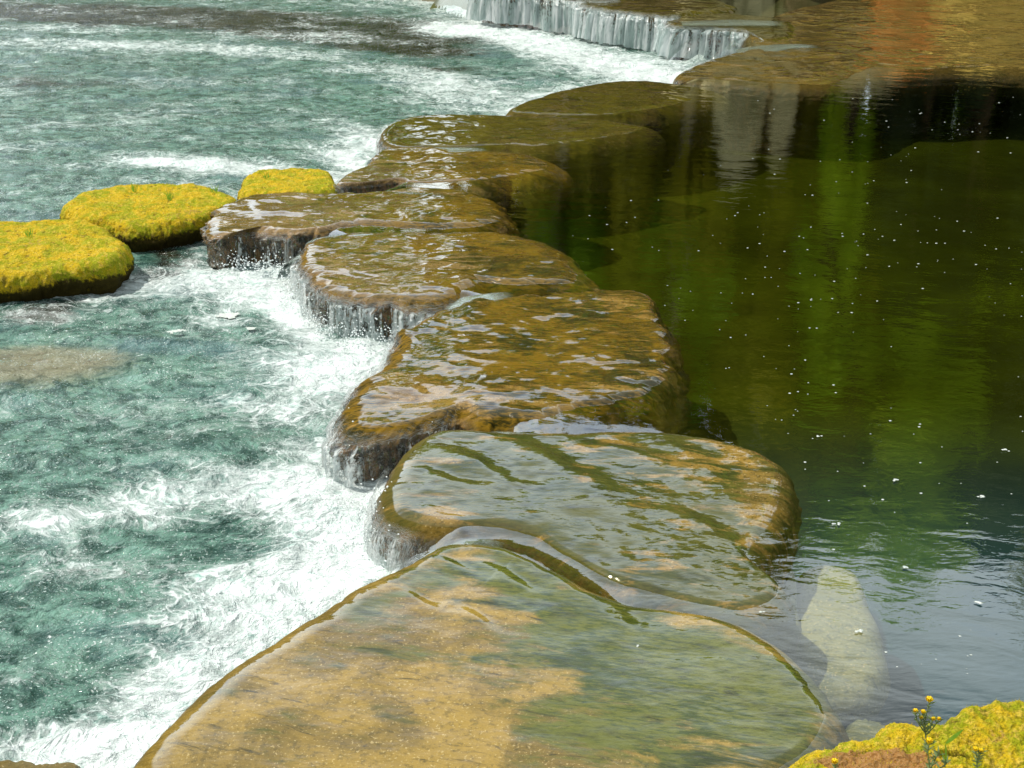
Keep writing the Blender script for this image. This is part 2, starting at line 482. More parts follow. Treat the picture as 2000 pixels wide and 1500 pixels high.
def rock(key, name, label, outline, centre, mat, zo=-.06, z0=.015, amp=.007, dip=(0, 1e9), dirx=(1, 0), rl=.13, rr=.40,
         vl=.11, vr=.30, zbot=-.9, rough=.02, blobs=(), alg=.3, edge=.0, side=1.0, tilt=0.0, N_=420, cat='rock', group=None, hang=0.0, sags=(),
         facer=.25, base_z=0.0, res=1.0, wav=True, edgew=.12):
    O, Ltot = catmull(path(outline, zo), int(N_ * res))
    C = at(*centre, zo)
    n = len(O)
    D = O - C; Rr = np.linalg.norm(D, axis=1); U = D / Rr[:, None]
    arc = np.arange(n) * Ltot / n
    # small irregularity of the outline
    cx, cy = np.cos(np.arange(n) / n * 2 * np.pi), np.sin(np.arange(n) / n * 2 * np.pi)
    irr = fbm(cx * 6 + 3, cy * 6 + C[0] * 7, 4, 5) * rough * 1.6
    Rr = Rr + irr
    right = np.clip(.5 + .9 * (U @ np.array(dirx) / np.linalg.norm(dirx)), 0, 1)
    rsh = np.minimum(rl + (rr - rl) * right, .62 * Rr); vsh = vl + (vr - vl) * right
    rings = []; drops = []; sides = []; kind = []
    nt = int(76 * res)
    for k in range(nt):
        s = (k / nt) ** .8
        rings.append(s * (Rr - rsh)); drops.append(np.zeros(n)); sides.append(np.zeros(n))
    ns = int(30 * res)
    for k in range(ns + 1):
        a = k / ns * math.pi / 2
        rings.append(Rr - rsh * (1 - math.sin(a))); drops.append(vsh * (1 - math.cos(a))); sides.append(np.full(n, math.sin(a) ** 3))
    i_sh = nt; i_end = len(rings) - 1
    nd = int(44 * res)
    for k in range(1, nd + 1):
        f = k / nd; depth = (abs(zbot) + base_z) * f ** 1.1
        und = -.10 * (1 - right) * np.sin(f * math.pi * .8) * .6 - .10 * f
        rings.append(Rr + und * (1 - hang) + .02); drops.append(vsh + depth); sides.append(np.ones(n))
    rad = np.array(rings); drop = np.array(drops); sd = np.array(sides)
    X = C[0] + U[None, :, 0] * rad; Y = C[1] + U[None, :, 1] * rad
    q = (X - C[0]) * dirx[0] + (Y - C[1]) * dirx[1]
    Z = z0 + amp * fbm(X * 2.2, Y * 2.2, 4, 9) * 2.0 - tilt * np.maximum(-q, 0)
    Z -= dip[0] * np.maximum(q - dip[1], 0) ** 1.25
    if wav: Z += wave_h(X, Y) * (1 - sd)
    for b in sags: Z -= b(X, Y)
    Z = Z + base_z - drop
    # rugged sides
    ang = np.broadcast_to(arc[None, :], X.shape)
    nz = fbm(ang * 5.5 + 31, Z * 7 + C[0] * 3, 5, 21, .6)
    nz2 = fbm(ang * 22, Z * 22, 3, 27)
    push = (rough * 1.8 * nz + rough * .6 * nz2) * sd
    X = X + U[None, :, 0] * push; Y = Y + U[None, :, 1] * push
    Z = Z + rough * .7 * fbm(X * 6, Y * 6, 4, 33) * np.clip(sd * 3, 0, 1)
    # close the seam exactly by using wrap; paint
    a = np.full(X.shape, alg)
    for b in blobs: a = a + b(X, Y)
    dist_in = (Rr[None, :] - rad)
    e = edge * np.exp(-(np.maximum(dist_in, 0) / edgew) ** 2) * (1 - right[None, :] * .8)
    steep = np.clip((sd - .35) / .5, 0, 1) * side
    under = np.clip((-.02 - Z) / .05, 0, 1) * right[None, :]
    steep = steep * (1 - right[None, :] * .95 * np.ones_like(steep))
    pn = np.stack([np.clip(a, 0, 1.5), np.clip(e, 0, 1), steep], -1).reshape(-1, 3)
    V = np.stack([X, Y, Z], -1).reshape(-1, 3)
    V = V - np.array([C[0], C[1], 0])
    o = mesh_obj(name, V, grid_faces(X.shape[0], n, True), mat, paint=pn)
    o.location = (C[0], C[1], 0)
    tag(o, label, cat, group)
    ROCKS[key] = dict(X=X, Y=Y, Z=Z, U=U, i0=i_sh, i1=i_end, arc=arc, n=n, C=C)
    return o


def px_of(x, y, z):
    dx, dy, dz = x, y, z - CH
    fwd = dy * cp_ - dz * sp_; up = dy * sp_ + dz * cp_
    return 1000 + F * dx / fwd, 750 - F * up / fwd


def curtain(key, a_px, b_px, label, mat, off=.02, start=.35, throw=.05, name='waterfall', dens_edge=.08, low_=LOW_Z - .02, cw=False, group=None, backward=.0):
    """water running off a stretch of a rock's lip, from one photo position to another"""
    r = ROCKS[key]
    px, py = px_of(r['X'][r['i1']], r['Y'][r['i1']], r['Z'][r['i1']])
    ia = int(np.argmin((px - a_px[0]) ** 2 + (py - a_px[1]) ** 2)); ib = int(np.argmin((px - b_px[0]) ** 2 + (py - b_px[1]) ** 2))
    n = r['n']
    fwd = (ib - ia) % n; bwd = (ia - ib) % n
    idx = (ia + np.arange(fwd + 1)) % n if (fwd < bwd) != cw else (ib + np.arange(bwd + 1)) % n
    i0 = r['i0'] + int((r['i1'] - r['i0']) * start)
    rows = list(range(i0, r['X'].shape[0]))
    X = r['X'][rows][:, idx]; Y = r['Y'][rows][:, idx]; Z = r['Z'][rows][:, idx]; U = r['U'][idx]
    # smooth the strip outwards so that it clears the rugged face
    top = Z[0:1]
    m = Z.min(1) > low_ - .22
    X, Y, Z = X[m], Y[m], Z[m]
    fall = np.clip((top - Z), 0, 1)
    ux = U[None, :, 0]; uy = U[None, :, 1]
    k = int((r['i1'] - r['i0']) * (1 - start))
    k = min(k, X.shape[0] - 1)
    bx, by = X[k:k + 1], Y[k:k + 1]
    Xs, Ys = X.copy(), Y.copy()
    Xs[k:] = bx; Ys[k:] = by
    w = off + throw * np.sqrt(fall) + .012 * perlin(np.broadcast_to(r['arc'][idx][None, :], X.shape) * 9, fall * 3, 5) + throw * .9 * perlin(np.broadcast_to(r['arc'][idx][None, :], X.shape) * 1.7, fall * 1.2, 8) * np.sqrt(fall)
    Xs = Xs + ux * w; Ys = Ys + uy * w
    Zs = Z + off * .5 * np.clip(1 - fall * 8, 0, 1)
    na = len(idx); s = np.arange(na) * (r['arc'][1]);
    edge = np.clip(np.minimum(s, s[-1] - s) / dens_edge, 0, 1)
    fadein = np.clip(fall / .05, 0, 1)
    uvw = np.stack([np.broadcast_to(s[None, :] + 13.7 * len(key) + ia * .37, X.shape), fall, np.broadcast_to(edge[None, :], X.shape) * fadein], -1).reshape(-1, 3)
    c = np.array([Xs.mean(), Ys.mean(), LOW_Z])
    V = np.stack([Xs, Ys, Zs], -1).reshape(-1, 3) - c
    o = mesh_obj(name, V, grid_faces(X.shape[0], na), mat, uvw=uvw)
    o.location = c
    return tag(o, label, 'waterfall', group)


B = Blob
rock('R1', 'weir_boulder', 'broad tan and olive boulder nearest the camera, flat under clear shallow water',
     [(230, 1560), (300, 1440), (425, 1318), (545, 1243), (690, 1150), (800, 1098), (880, 1062), (960, 1068), (1050, 1098), (1150, 1150), (1260, 1188), (1400, 1212), (1500, 1250),
      (1590, 1318), (1650, 1400), (1650, 1470), (1590, 1530), (1350, 1700), (900, 1760), (400, 1700)], (950, 1380), M['front'],
     z0=.008, amp=.003, alg=.12, edge=1.0, rl=.19, vl=.14, rr=.14, vr=.16, dip=(0, .55), dirx=(1, .25), N_=760, res=1.25, rough=.014, zbot=-1.2,
     blobs=[B(1380, 1350, 360, 170, 8, .9), B(1020, 1130, 260, 70, 22, .8), B(800, 1150, 120, 40, -20, .3), B(1250, 1280, 260, 60, 12, .4), B(880, 1290, 120, 30, 10, .35), B(1150, 1440, 120, 40, 5, .2)], edgew=.15)
rock('R2', 'weir_boulder', 'wide grey-green boulder under shallow water, second from the front, with long dark ripples',
     [(728, 1010), (742, 950), (775, 895), (815, 862), (860, 848), (960, 850), (1090, 850), (1290, 852), (1450, 878), (1545, 925), (1560, 980), (1540, 1050), (1500, 1120), (1560, 1190),
      (1480, 1235), (1350, 1215), (1240, 1188), (1130, 1140), (1050, 1095), (950, 1066), (840, 1062), (775, 1050)], (1080, 985), M['second'],
     z0=.012, amp=.005, alg=.62, edge=.85, rl=.16, vl=.16, rr=.15, vr=.16, dip=(0, .85), dirx=(1, .05), N_=680, res=1.15, rough=.016, zbot=-1.2,
     blobs=[B(1000, 920, 260, 60, 5, .25), B(1100, 1000, 160, 60, 10, .3), B(1400, 1100, 150, 60, 20, .2), B(1500, 960, 60, 60, 0, -.4)], edgew=.12)
rock('R3', 'weir_boulder', 'golden brown slab, third from the front, with a rounded dripping lobe on its left',
     [(655, 860), (662, 810), (695, 752), (752, 716), (765, 675), (800, 640), (860, 612), (940, 592), (1080, 582), (1262, 580), (1300, 620), (1330, 680), (1338, 740), (1300, 788),
      (1200, 822), (1070, 852), (970, 852), (900, 836), (830, 852), (760, 868), (700, 872)], (960, 735), M['mid'],
     z0=.018, alg=.85, edge=.2, rl=.2, vl=.13, rr=.16, vr=.25, dip=(0, .9), dirx=(1, .1), N_=680, res=1.1, rough=.06, tilt=.02,
     blobs=[B(820, 770, 130, 50, 10, -.5), B(1230, 600, 60, 25, 0, -.3), B(1310, 680, 25, 60, 0, -.4), B(1050, 760, 150, 50, 0, -.1)], edgew=.07)
rock('R4', 'weir_boulder', 'tan rippled rock with trickles off its front face, fourth from the front',
     [(585, 515), (600, 488), (650, 472), (820, 462), (990, 458), (1090, 482), (1150, 528), (1172, 572), (1060, 582), (960, 580), (905, 598), (855, 612), (800, 612), (740, 606), (680, 600), (625, 582), (592, 548)], (860, 530), M['grey'],
     z0=.022, alg=.65, rl=.13, vl=.09, rr=.3, vr=.2, dip=(.01, .35), dirx=(1, .2), N_=560, rough=.05, tilt=.01,
     blobs=[B(720, 540, 130, 50, 0, -.35), B(1050, 520, 120, 50, 0, .3)], sags=[B(950, 596, 90, 26, -4, .05)])
rock('R5', 'weir_boulder', 'grey brown flat-topped rock with a rough dark front, right of the yellow moss boulders',
     [(402, 472), (412, 435), (450, 408), (520, 394), (680, 388), (850, 376), (950, 386), (1000, 420), (1000, 452), (880, 466), (760, 462), (660, 464), (590, 474), (540, 472), (470, 468), (430, 480)], (690, 425), M['grey'],
     z0=.03, alg=.55, rl=.11, vl=.08, rr=.25, vr=.2, dip=(.01, .3), dirx=(1, .2), N_=560, rough=.055, tilt=.01,
     blobs=[B(560, 425, 150, 40, 0, -.4), B(900, 415, 100, 40, 0, .4)])
rock('R6', 'weir_boulder', 'olive rock with a small smooth spill, directly behind the grey brown flat-topped rock',
     [(655, 372), (680, 350), (720, 330), (735, 308), (790, 298), (920, 296), (1030, 304), (1100, 322), (1118, 340), (1060, 356), (960, 372), (830, 374), (770, 366), (690, 374)], (870, 335), M['grey'],
     z0=.012, alg=.5, rl=.08, vl=.07, rr=.3, vr=.2, dip=(.01, .4), dirx=(1, .2), N_=460, rough=.025,
     blobs=[B(740, 350, 60, 25, 0, -.4), B(950, 330, 120, 30, 0, .4)])
rock('R7', 'weir_boulder', 'long dark olive rock with a pale water sheet on its left lip',
     [(742, 285), (752, 258), (790, 240), (880, 234), (1000, 232), (1150, 236), (1260, 250), (1300, 262), (1210, 285), (1080, 304), (980, 300), (860, 302), (780, 302)], (980, 268), M['far'],
     z0=.012, alg=.5, rl=.10, vl=.08, rr=.3, vr=.2, dip=(.01, .7), dirx=(1, .1), N_=460, rough=.02, edge=.3)
rock('R8', 'weir_boulder', 'smooth dark green humped rock between the white rapids and the dark pool',
     [(985, 228), (1040, 200), (1120, 178), (1210, 164), (1300, 164), (1400, 175), (1440, 190), (1390, 212), (1290, 232), (1180, 240), (1060, 238)], (1200, 202), M['far'],
     z0=.014, alg=.5, rl=.16, vl=.14, rr=.35, vr=.2, dip=(.06, .5), dirx=(1, 0), N_=460, rough=.02, edge=.3)
rock('R9', 'weir_boulder', 'flat dark gold rock pointing right, below the tall far waterfall',
     [(1318, 160), (1345, 138), (1400, 118), (1480, 100), (1580, 94), (1700, 108), (1760, 130), (1700, 160), (1640, 180), (1520, 178), (1420, 168)], (1520, 140), M['shelf'],
     z0=.014, alg=.3, rl=.16, vl=.14, rr=.4, vr=.15, dip=(.03, 1.0), dirx=(1, 0), N_=460, rough=.02, edge=.3)
SH = rock('R10', 'rock_shelf', 'wide brown rock shelf under rippling shallow water in the upper right',
     [(1455, 92), (1470, 55), (1560, 20), (1750, -12), (2100, -30), (2500, -10), (2700, 60), (2500, 120), (2100, 150), (1900, 146), (1750, 150), (1600, 130), (1500, 104)], (1900, 62), M['shelf'],
     z0=.008, alg=.1, rl=.2, vl=.14, rr=.5, vr=.2, dip=(0, 9), dirx=(1, -.3), N_=520, rough=.02, side=.6)
rock('R11', 'weir_boulder', 'rock block behind the right half of the far waterfall',
     [(1305, 60), (1312, 42), (1370, 34), (1470, 38), (1530, 44), (1570, 60), (1560, 86), (1500, 92), (1460, 74), (1400, 66), (1350, 64)], (1440, 58), M['far'],
     z0=.03, alg=.5, rl=.12, vl=.10, rr=.3, vr=.2, N_=420, rough=.07)
rock('R12', 'weir_boulder', 'rock block behind the middle of the far waterfall',
     [(1130, 22), (1140, 4), (1200, -4), (1320, 2), (1420, 16), (1440, 34), (1360, 44), (1310, 50), (1240, 42), (1180, 34)], (1280, 20), M['far'],
     z0=.07, alg=.5, rl=.12, vl=.10, rr=.3, vr=.2, N_=420, rough=.07)
rock('R13', 'weir_boulder', 'rock block behind the left end of the far waterfall',
     [(930, -4), (940, -20), (1000, -30), (1150, -26), (1230, -10), (1250, 8), (1200, 22), (1130, 20), (1040, 10), (970, 4)], (1090, -6), M['far'],
     z0=.11, alg=.5, rl=.12, vl=.10, rr=.3, vr=.2, N_=420, rough=.07)
# boulders down in the pool
rock('S1', 'submerged_boulder', 'pale hazy boulder deep in the pool right of the two nearest slabs',
     [(1548, 1150), (1560, 1100), (1610, 1084), (1672, 1100), (1705, 1160), (1732, 1240), (1740, 1300), (1705, 1345), (1630, 1350), (1560, 1310), (1540, 1230)], (1640, 1210), M['sub'],
     zo=-.30, z0=0, base_z=-.30, alg=.1, rl=.16, rr=.16, vl=.12, vr=.12, N_=300, rough=.004, amp=.02, wav=False, side=0, dirx=(0, 1))
rock('S2', 'submerged_boulder', 'narrow brown sunken boulder between the pale hazy boulder and the nearest slabs',
     [(1500, 1180), (1520, 1110), (1552, 1100), (1570, 1180), (1575, 1260), (1540, 1290), (1490, 1250)], (1535, 1200), M['sub'],
     zo=-.30, z0=0, base_z=-.28, alg=.6, rl=.12, rr=.12, vl=.25, vr=.25, N_=240, rough=.006, amp=.02, wav=False, side=0)
rock('S3', 'submerged_boulder', 'faint brown stone under water against the mossy rock in the near corner',
     [(1630, 1440), (1660, 1405), (1720, 1410), (1780, 1450), (1740, 1500), (1650, 1490)], (1700, 1450), M['sub'],
     zo=-.35, z0=0, base_z=-.30, alg=.5, rl=.2, rr=.2, vl=.2, vr=.2, N_=240, wav=False, side=0)
rock('L0', 'shore_stone', 'sliver of tan stone at the lower left corner beside the white foam',
     [(-120, 1600), (-80, 1498), (0, 1494), (80, 1497), (150, 1506), (200, 1600), (100, 1700)], (40, 1600), M['front'],
     zo=-.25, z0=0, base_z=-.20, alg=0, rl=.06, rr=.06, vl=.05, vr=.05, N_=200, wav=False, side=.5)


def moss_boulder(key, label, outline, centre, top, zo, blobs=(), dark=(), shoulder=.11, group='yellow moss boulders', N_=520, drop=.14, res=1.0, lump=.012, zb=-.8):
    O, Ltot = catmull(path(outline, zo), int(N_ * res)); C = at(*centre, zo); n = len(O)
    D = O - C; Rr = np.linalg.norm(D, axis=1); U = D / Rr[:, None]; arc = np.arange(n) * Ltot / n
    Rr = Rr + .07 * fbm(O[:, 0] * 4, O[:, 1] * 4, 5, 3, .6)
    rings, dr, sd = [], [], []
    nt, ns, nd = int(110 * res), int(30 * res), int(46 * res)
    for k in range(nt): rings.append((k / nt) ** .75 * (Rr - shoulder)); dr.append(np.zeros(n)); sd.append(np.zeros(n))
    for k in range(ns + 1):
        a = k / ns * math.pi / 2
        rings.append(Rr - shoulder * (1 - math.sin(a))); dr.append(np.full(n, drop * (1 - math.cos(a)))); sd.append(np.full(n, math.sin(a) ** 2))
    for k in range(1, nd + 1):
        f = k / nd
        rings.append(Rr - .16 * f - .05 * np.sin(f * 3)); dr.append(np.full(n, drop + f * (top - drop - zb))); sd.append(np.ones(n))
    rad = np.array(rings); X = C[0] + U[None, :, 0] * rad; Y = C[1] + U[None, :, 1] * rad; sd = np.array(sd)
    Z = top - np.array(dr) + .055 * fbm(X * 2.3, Y * 2.3, 4, 8)
    tuft = fbm(X * 16, Y * 16, 4, 12, .65)
    tuft2 = fbm(X * 55, Y * 55, 2, 15)
    Z += (lump * tuft + .005 * tuft2) * (1 - sd * .7)
    ang = np.broadcast_to(arc[None, :], X.shape)
    ps = (.035 * fbm(ang * 7, Z * 9, 5, 41, .65) + .018 * fbm(ang * 30, Z * 14, 3, 43)) * sd
    X = X + U[None, :, 0] * ps; Y = Y + U[None, :, 1] * ps
    br = np.zeros(X.shape)
    for b in blobs: br = br + b(X, Y)
    dk = np.clip((top - drop * .42 - Z) / .10, 0, 1) * (1.0 if lump < .02 else .7)  # flanks below the shoulder get a dark tint imitating their shaded sides
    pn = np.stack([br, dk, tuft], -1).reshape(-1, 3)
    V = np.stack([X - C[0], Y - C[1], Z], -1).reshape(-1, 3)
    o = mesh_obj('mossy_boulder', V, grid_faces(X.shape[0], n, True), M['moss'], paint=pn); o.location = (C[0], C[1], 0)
    tag(o, label, 'rock', group)
    return o, (X, Y, Z, C)


MB = []
MB.append(moss_boulder('m1', 'yellow moss boulder cut by the left edge, nearest of the left three',
             [(-90, 470), (-40, 440), (40, 432), (130, 430), (200, 442), (240, 466), (256, 492), (230, 516), (150, 526), (60, 538), (-40, 545), (-100, 520)], (80, 484), -.02, -.05, blobs=[B(60, 470, 60, 14, -5, .45), B(190, 500, 40, 12, 0, .4)]))
MB.append(moss_boulder('m2', 'largest yellow-green moss boulder, in the middle of the left three',
             [(118, 410), (135, 392), (200, 370), (300, 362), (400, 368), (455, 384), (470, 400), (420, 420), (340, 440), (270, 448), (220, 442), (150, 430)], (300, 405), -.02, -.06, blobs=[B(360, 410, 60, 10, -10, .5), B(230, 395, 40, 8, 0, .35)]))
MB.append(moss_boulder('m3', 'small yellow moss boulder touching the weir, farthest of the left three',
             [(466, 376), (472, 354), (500, 340), (580, 334), (640, 340), (658, 358), (650, 376), (600, 386), (520, 390), (480, 386)], (562, 362), .0, -.04, shoulder=.08, drop=.10))
MB.append(moss_boulder('m4', 'yellow-green moss rock with a bare orange patch and small flowers, lower right corner',
             [(1500, 1545), (1540, 1487), (1600, 1445), (1680, 1432), (1735, 1410), (1790, 1416), (1850, 1404), (1900, 1386), (1980, 1380), (2100, 1393), (2300, 1450), (2400, 1700), (2000, 1900), (1600, 1750)],
             (1900, 1580), .30, .24, blobs=[B(1715, 1478, 110, 28, 0, 1.15, .3), B(1770, 1500, 110, 30, 0, .5, .3), B(1950, 1440, 60, 20, 0, .45, .3), B(1600, 1490, 60, 16, 0, .3, .3)], group=None, N_=800, res=1.1, shoulder=.12, lump=.03))

# ------------------------------------------------------------------ the line of the weir and the two waters
CREST = path([(900, 1900), (800, 1600), (760, 1300), (880, 1120), (945, 1078), (930, 1040), (920, 900), (1000, 868), (1070, 850), (1060, 800), (980, 740), (920, 640), (1000, 583), (900, 560), (770, 490), (700, 462),
              (640, 430), (760, 378), (850, 340), (850, 300), (900, 262), (1080, 236), (1150, 200), (1330, 170), (1400, 140), (1480, 96), (1480, 60), (1380, 52), (1380, 40), (1280, 22), (1150, 6), (1000, -12), (900, -40), (700, -60)])
far_pts = np.array([(-30, 60)])
POOLPOLY = np.vstack([CREST, [(-6, 40), (60, 60), (60, -5), (5, -5)]])
LOWPOLY = np.vstack([CREST + np.array([-.20, -.02]), [(-10, 60), (-70, 60), (-70, -5), (CREST[0][0], -5)]])


def polar_sheet(poly, r0, r1, ratio, a0, a1, da, extra=0):
    nr = int(math.log(r1 / r0) / math.log(ratio)) + 1
    rr = r0 * ratio ** np.arange(nr); aa = np.radians(np.arange(a0, a1 + da, da))
    X = rr[:, None] * np.sin(aa)[None, :]; Y = rr[:, None] * np.cos(aa)[None, :]
    keep = inside(poly, X, Y)
    if extra: keep |= seg_dist(CREST, X, Y) < extra
    F4 = grid_faces(*X.shape)
    kf = keep.ravel()[F4].all(1); F4 = F4[kf]
    used = np.unique(F4); remap = -np.ones(X.size, np.int64); remap[used] = np.arange(len(used))
    return X.ravel()[used], Y.ravel()[used], remap[F4]


x, y, f = polar_sheet(POOLPOLY, 2.2, 58, 1.0048, -32, 44, .13, extra=.62)
# left of the crest the sheet bends down and slips under the lower water
t_ = np.where(inside(POOLPOLY, x, y), 0, seg_dist(CREST, x, y))
z = wave_h(x, y) * (t_ < .3) - .50 * np.clip((t_ - .03) / .6, 0, 1) ** 1.8 + .010 * fbm(x * 7, y * 7, 3, 88) * np.clip(t_ / .1, 0, 1)
o = mesh_obj('pool_water', np.stack([x, y, z], 1), f, M['pool']); tag(o, kind='structure')

x, y, f = polar_sheet(LOWPOLY, 2.2, 58, 1.0042, -46, 14, .11)
Q = LOW_Z
foam = np.full(x.shape, .24) + .34 * fbm(x * .8, y * 1.5, 3, 91)
dl = seg_dist(CREST, x, y)
FB = [(640, 980, 150, 70, -8, .8), (720, 940, 60, 40, 0, .5), (690, 1090, 150, 60, -15, .8), (520, 1160, 200, 60, -12, .55), (460, 1270, 190, 60, -22, .75), (300, 1400, 170, 80, -20, .7), (150, 1470, 200, 60, 0, .75),
      (420, 960, 220, 40, -4, .45), (200, 1010, 260, 30, -2, .30), (620, 880, 120, 18, 4, .45), (650, 740, 130, 45, 10, .8), (720, 690, 70, 30, 0, .7), (600, 640, 90, 40, 40, .6), (540, 800, 120, 30, 8, .4),
      (520, 560, 130, 36, 0, .65), (330, 545, 130, 36, -8, .55), (430, 620, 60, 18, 0, .5), (560, 600, 80, 40, 50, .5),
      (1000, 45, 130, 16, 8, .9), (1160, 90, 150, 26, 10, .9), (1330, 125, 110, 22, 5, .95), (1200, 150, 160, 26, -6, .85), (1060, 190, 140, 26, -12, .75), (900, 150, 140, 26, 6, .55), (780, 110, 160, 14, 6, .35),
      (720, 250, 80, 26, 20, .75), (690, 300, 80, 28, 20, .8), (600, 335, 120, 18, 6, .7), (430, 310, 150, 20, 4, .65), (320, 300, 110, 14, 4, .4), (850, 225, 90, 14, 0, .6),
      (150, 60, 200, 10, 2, .45), (450, 70, 200, 9, 3, .45), (600, 45, 200, 9, 2, .3), (120, 30, 150, 8, 0, .3), (880, 30, 80, 14, 0, .6), (80, 1120, 120, 30, 0, .15), (60, 1330, 60, 20, 0, .2)]
for b in FB: foam += Blob(*b, z=Q)(x, y)
foam += .55 * np.exp(-(dl / .5) ** 2) + .16 * np.exp(-(dl / 1.6) ** 2)
for b in [(330, 1330, 150, 60, 0, .0), (120, 1250, 160, 90, 10, .35), (120, 890, 200, 80, 0, .1), (480, 870, 100, 30, 0, .25), (100, 700, 200, 60, 0, .3), (300, 480, 60, 60, 0, .5), (150, 1370, 120, 40, 20, .2), (330, 1060, 150, 25, 6, .25)]:
    foam -= Blob(*b, z=Q)(x, y)
tan = np.zeros(x.shape)
for b in [(20, 720, 260, 60, 0, .62), (180, 690, 170, 30, 0, .3), (130, 200, 160, 30, 0, .25), (200, 250, 160, 25, 0, .3)]: tan += Blob(*b, z=Q)(x, y)
dark = np.zeros(x.shape)  # dark riverbed patches, and dark reflections painted into the water colour
for b in [(300, 8, 700, 26, 2, 1.0), (700, 45, 260, 28, 4, .75), (800, 70, 160, 16, 4, .5), (100, 130, 260, 14, 2, .45), (200, 85, 100, 10, 0, .4), (340, 175, 140, 14, 6, .35), (60, 150, 80, 25, 0, .4), (230, 560, 190, 22, -14, .6), (330, 480, 70, 40, 0, .75), (60, 610, 110, 30, 0, .5),
          (330, 850, 140, 18, 4, .35), (520, 850, 90, 12, 4, .3), (180, 1120, 110, 16, 0, .5), (230, 950, 60, 14, 0, .2), (90, 1240, 110, 60, 0, .25), (170, 1330, 120, 30, 10, .3), (1040, 60, 60, 12, 0, .2), (870, 105, 90, 12, 0, .5)]:
    dark += Blob(*b, z=Q)(x, y)
dark += .30 * fbm(x * .9, y * 1.8, 3, 77)
amp = np.clip(.35 + foam, .25, 1.2)
z = low(y) + amp * (.050 * fbm(x * 2.2, y * 3.6, 3, 51) + .030 * fbm(x * 7, y * 11, 3, 61, .6))
z += .085 * np.exp(-((dl - .25) / .22) ** 2) * (.5 + fbm(x * 4, y * 4, 3, 71)) 
# long smooth swell by the moss rocks
sw = Blob(120, 640, 260, 50, 0, 1, z=Q)(x, y)
z += sw * .02 * np.sin(y * 14 + x * 2)
o = mesh_obj('river_water', np.stack([x, y, z], 1), f, M['rapid'], paint=np.clip(np.stack([1.15 * (1 - np.exp(-np.maximum(foam, 0))), tan, dark], 1), 0, 1.6)); tag(o, kind='structure')

# river bed
bed = N('river_bed'); pos = bed.pos(); X_, Y_, Z_ = bed.xyz(pos)
nb_ = bed.noise(pos, .8, 5, .6)
cb = bed.mix(bed.sstep(Y_, 4.5, 8.5), bed.mix(nb_, (.006, .034, .048), (.011, .042, .054)), bed.mix(bed.sstep(nb_, .35, .65), (.015, .018, .001), (.026, .033, .0012)))  # blue near, olive far: water body and mirrored colours put into the bed
bp = bed.n('ShaderNodeBsdfPrincipled', {'Base Color': cb, 'Roughness': 1, 'Specular IOR Level': 0})
M['bed'] = bed.surf(bp.outputs[0])
gx = np.linspace(-90, 90, 120); gy = np.linspace(-10, 140, 100)
GX, GY = np.meshgrid(gx, gy)


def bank_edge(x):
    """distance of the far shore"""
    return np.where(x < -1, 29.5 + (-1 - x) * 1.2, 25 + 0 * x) + .6 * np.sin(x * .8)


GZ = np.where(GY > bank_edge(GX), np.minimum((GY - bank_edge(GX)) * .55, 3 + (GY - bank_edge(GX)) * .03), -1.15 + 0 * GX)
GZ += .25 * fbm(GX * .5, GY * .5, 3, 5) * (GZ > -1)
M['earth'] = simple('bank_earth', (.10, .085, .02), (.06, .08, .015), 2.0)
inw = GY < bank_edge(GX) + 3
o = mesh_obj('river_bed', np.stack([GX * 1.0, GY * 1.0, np.full(GX.shape, -.82)], -1).reshape(-1, 3), grid_faces(*GX.shape), M['bed']); tag(o, kind='structure')
# far shore, cut off the water part
F4 = grid_faces(*GX.shape); zz = GZ.ravel(); F4 = F4[(zz[F4] > -1.0).any(1)]
u_ = np.unique(F4); rm = -np.ones(GX.size, np.int64); rm[u_] = np.arange(len(u_))
o = mesh_obj('far_bank', np.stack([GX, GY, GZ], -1).reshape(-1, 3)[u_], rm[F4], M['earth']); tag(o, kind='structure')

# ------------------------------------------------------------------ falling water
curtain('R4', (592, 520), (905, 598), 'thin trickles running off the front face of the fourth rock', M['curtain'], start=.3)
curtain('R5', (440, 480), (590, 474), 'sparse drips off the rough dark front of the grey brown flat-topped rock', M['chute'], start=.4)
curtain('R3', (655, 850), (900, 838), 'sparkling trickles off the rounded left lobe of the golden slab', M['chute'], start=.3)
curtain('R3', (655, 850), (860, 612), 'thin water sheet slipping off the left edge of the golden slab', M['chute'], start=.4)
curtain('R2', (840, 1062), (745, 945), 'white strands falling off the lip of the wide grey-green boulder', M['curtain'], start=.45, throw=.08)
curtain('R6', (690, 374), (720, 330), 'small clear fall at the left end of the olive rock behind the flat-topped one', M['curtain'], start=.4)
curtain('R7', (780, 302), (790, 240), 'white water edge dropping from the long dark olive rock', M['curtain'], start=.5)
curtain('R11', (1308, 50), (1465, 78), 'right curtain of the far waterfall, bright strands under a pale smooth crest', M['thick'], start=.1, throw=.12, off=.03)
curtain('R12', (1132, 18), (1330, 50), 'middle curtain of the far waterfall, white strands into the foam', M['thick'], start=.1, throw=.12, off=.03)
curtain('R13', (932, -8), (1215, 20), 'left curtain of the far waterfall, partly cut by the top edge', M['thick'], start=.1, throw=.12, off=.03)
curtain('R9', (1318, 160), (1400, 118), 'pale sheet sliding off the left end of the flat dark gold rock', M['curtain'], start=.4)


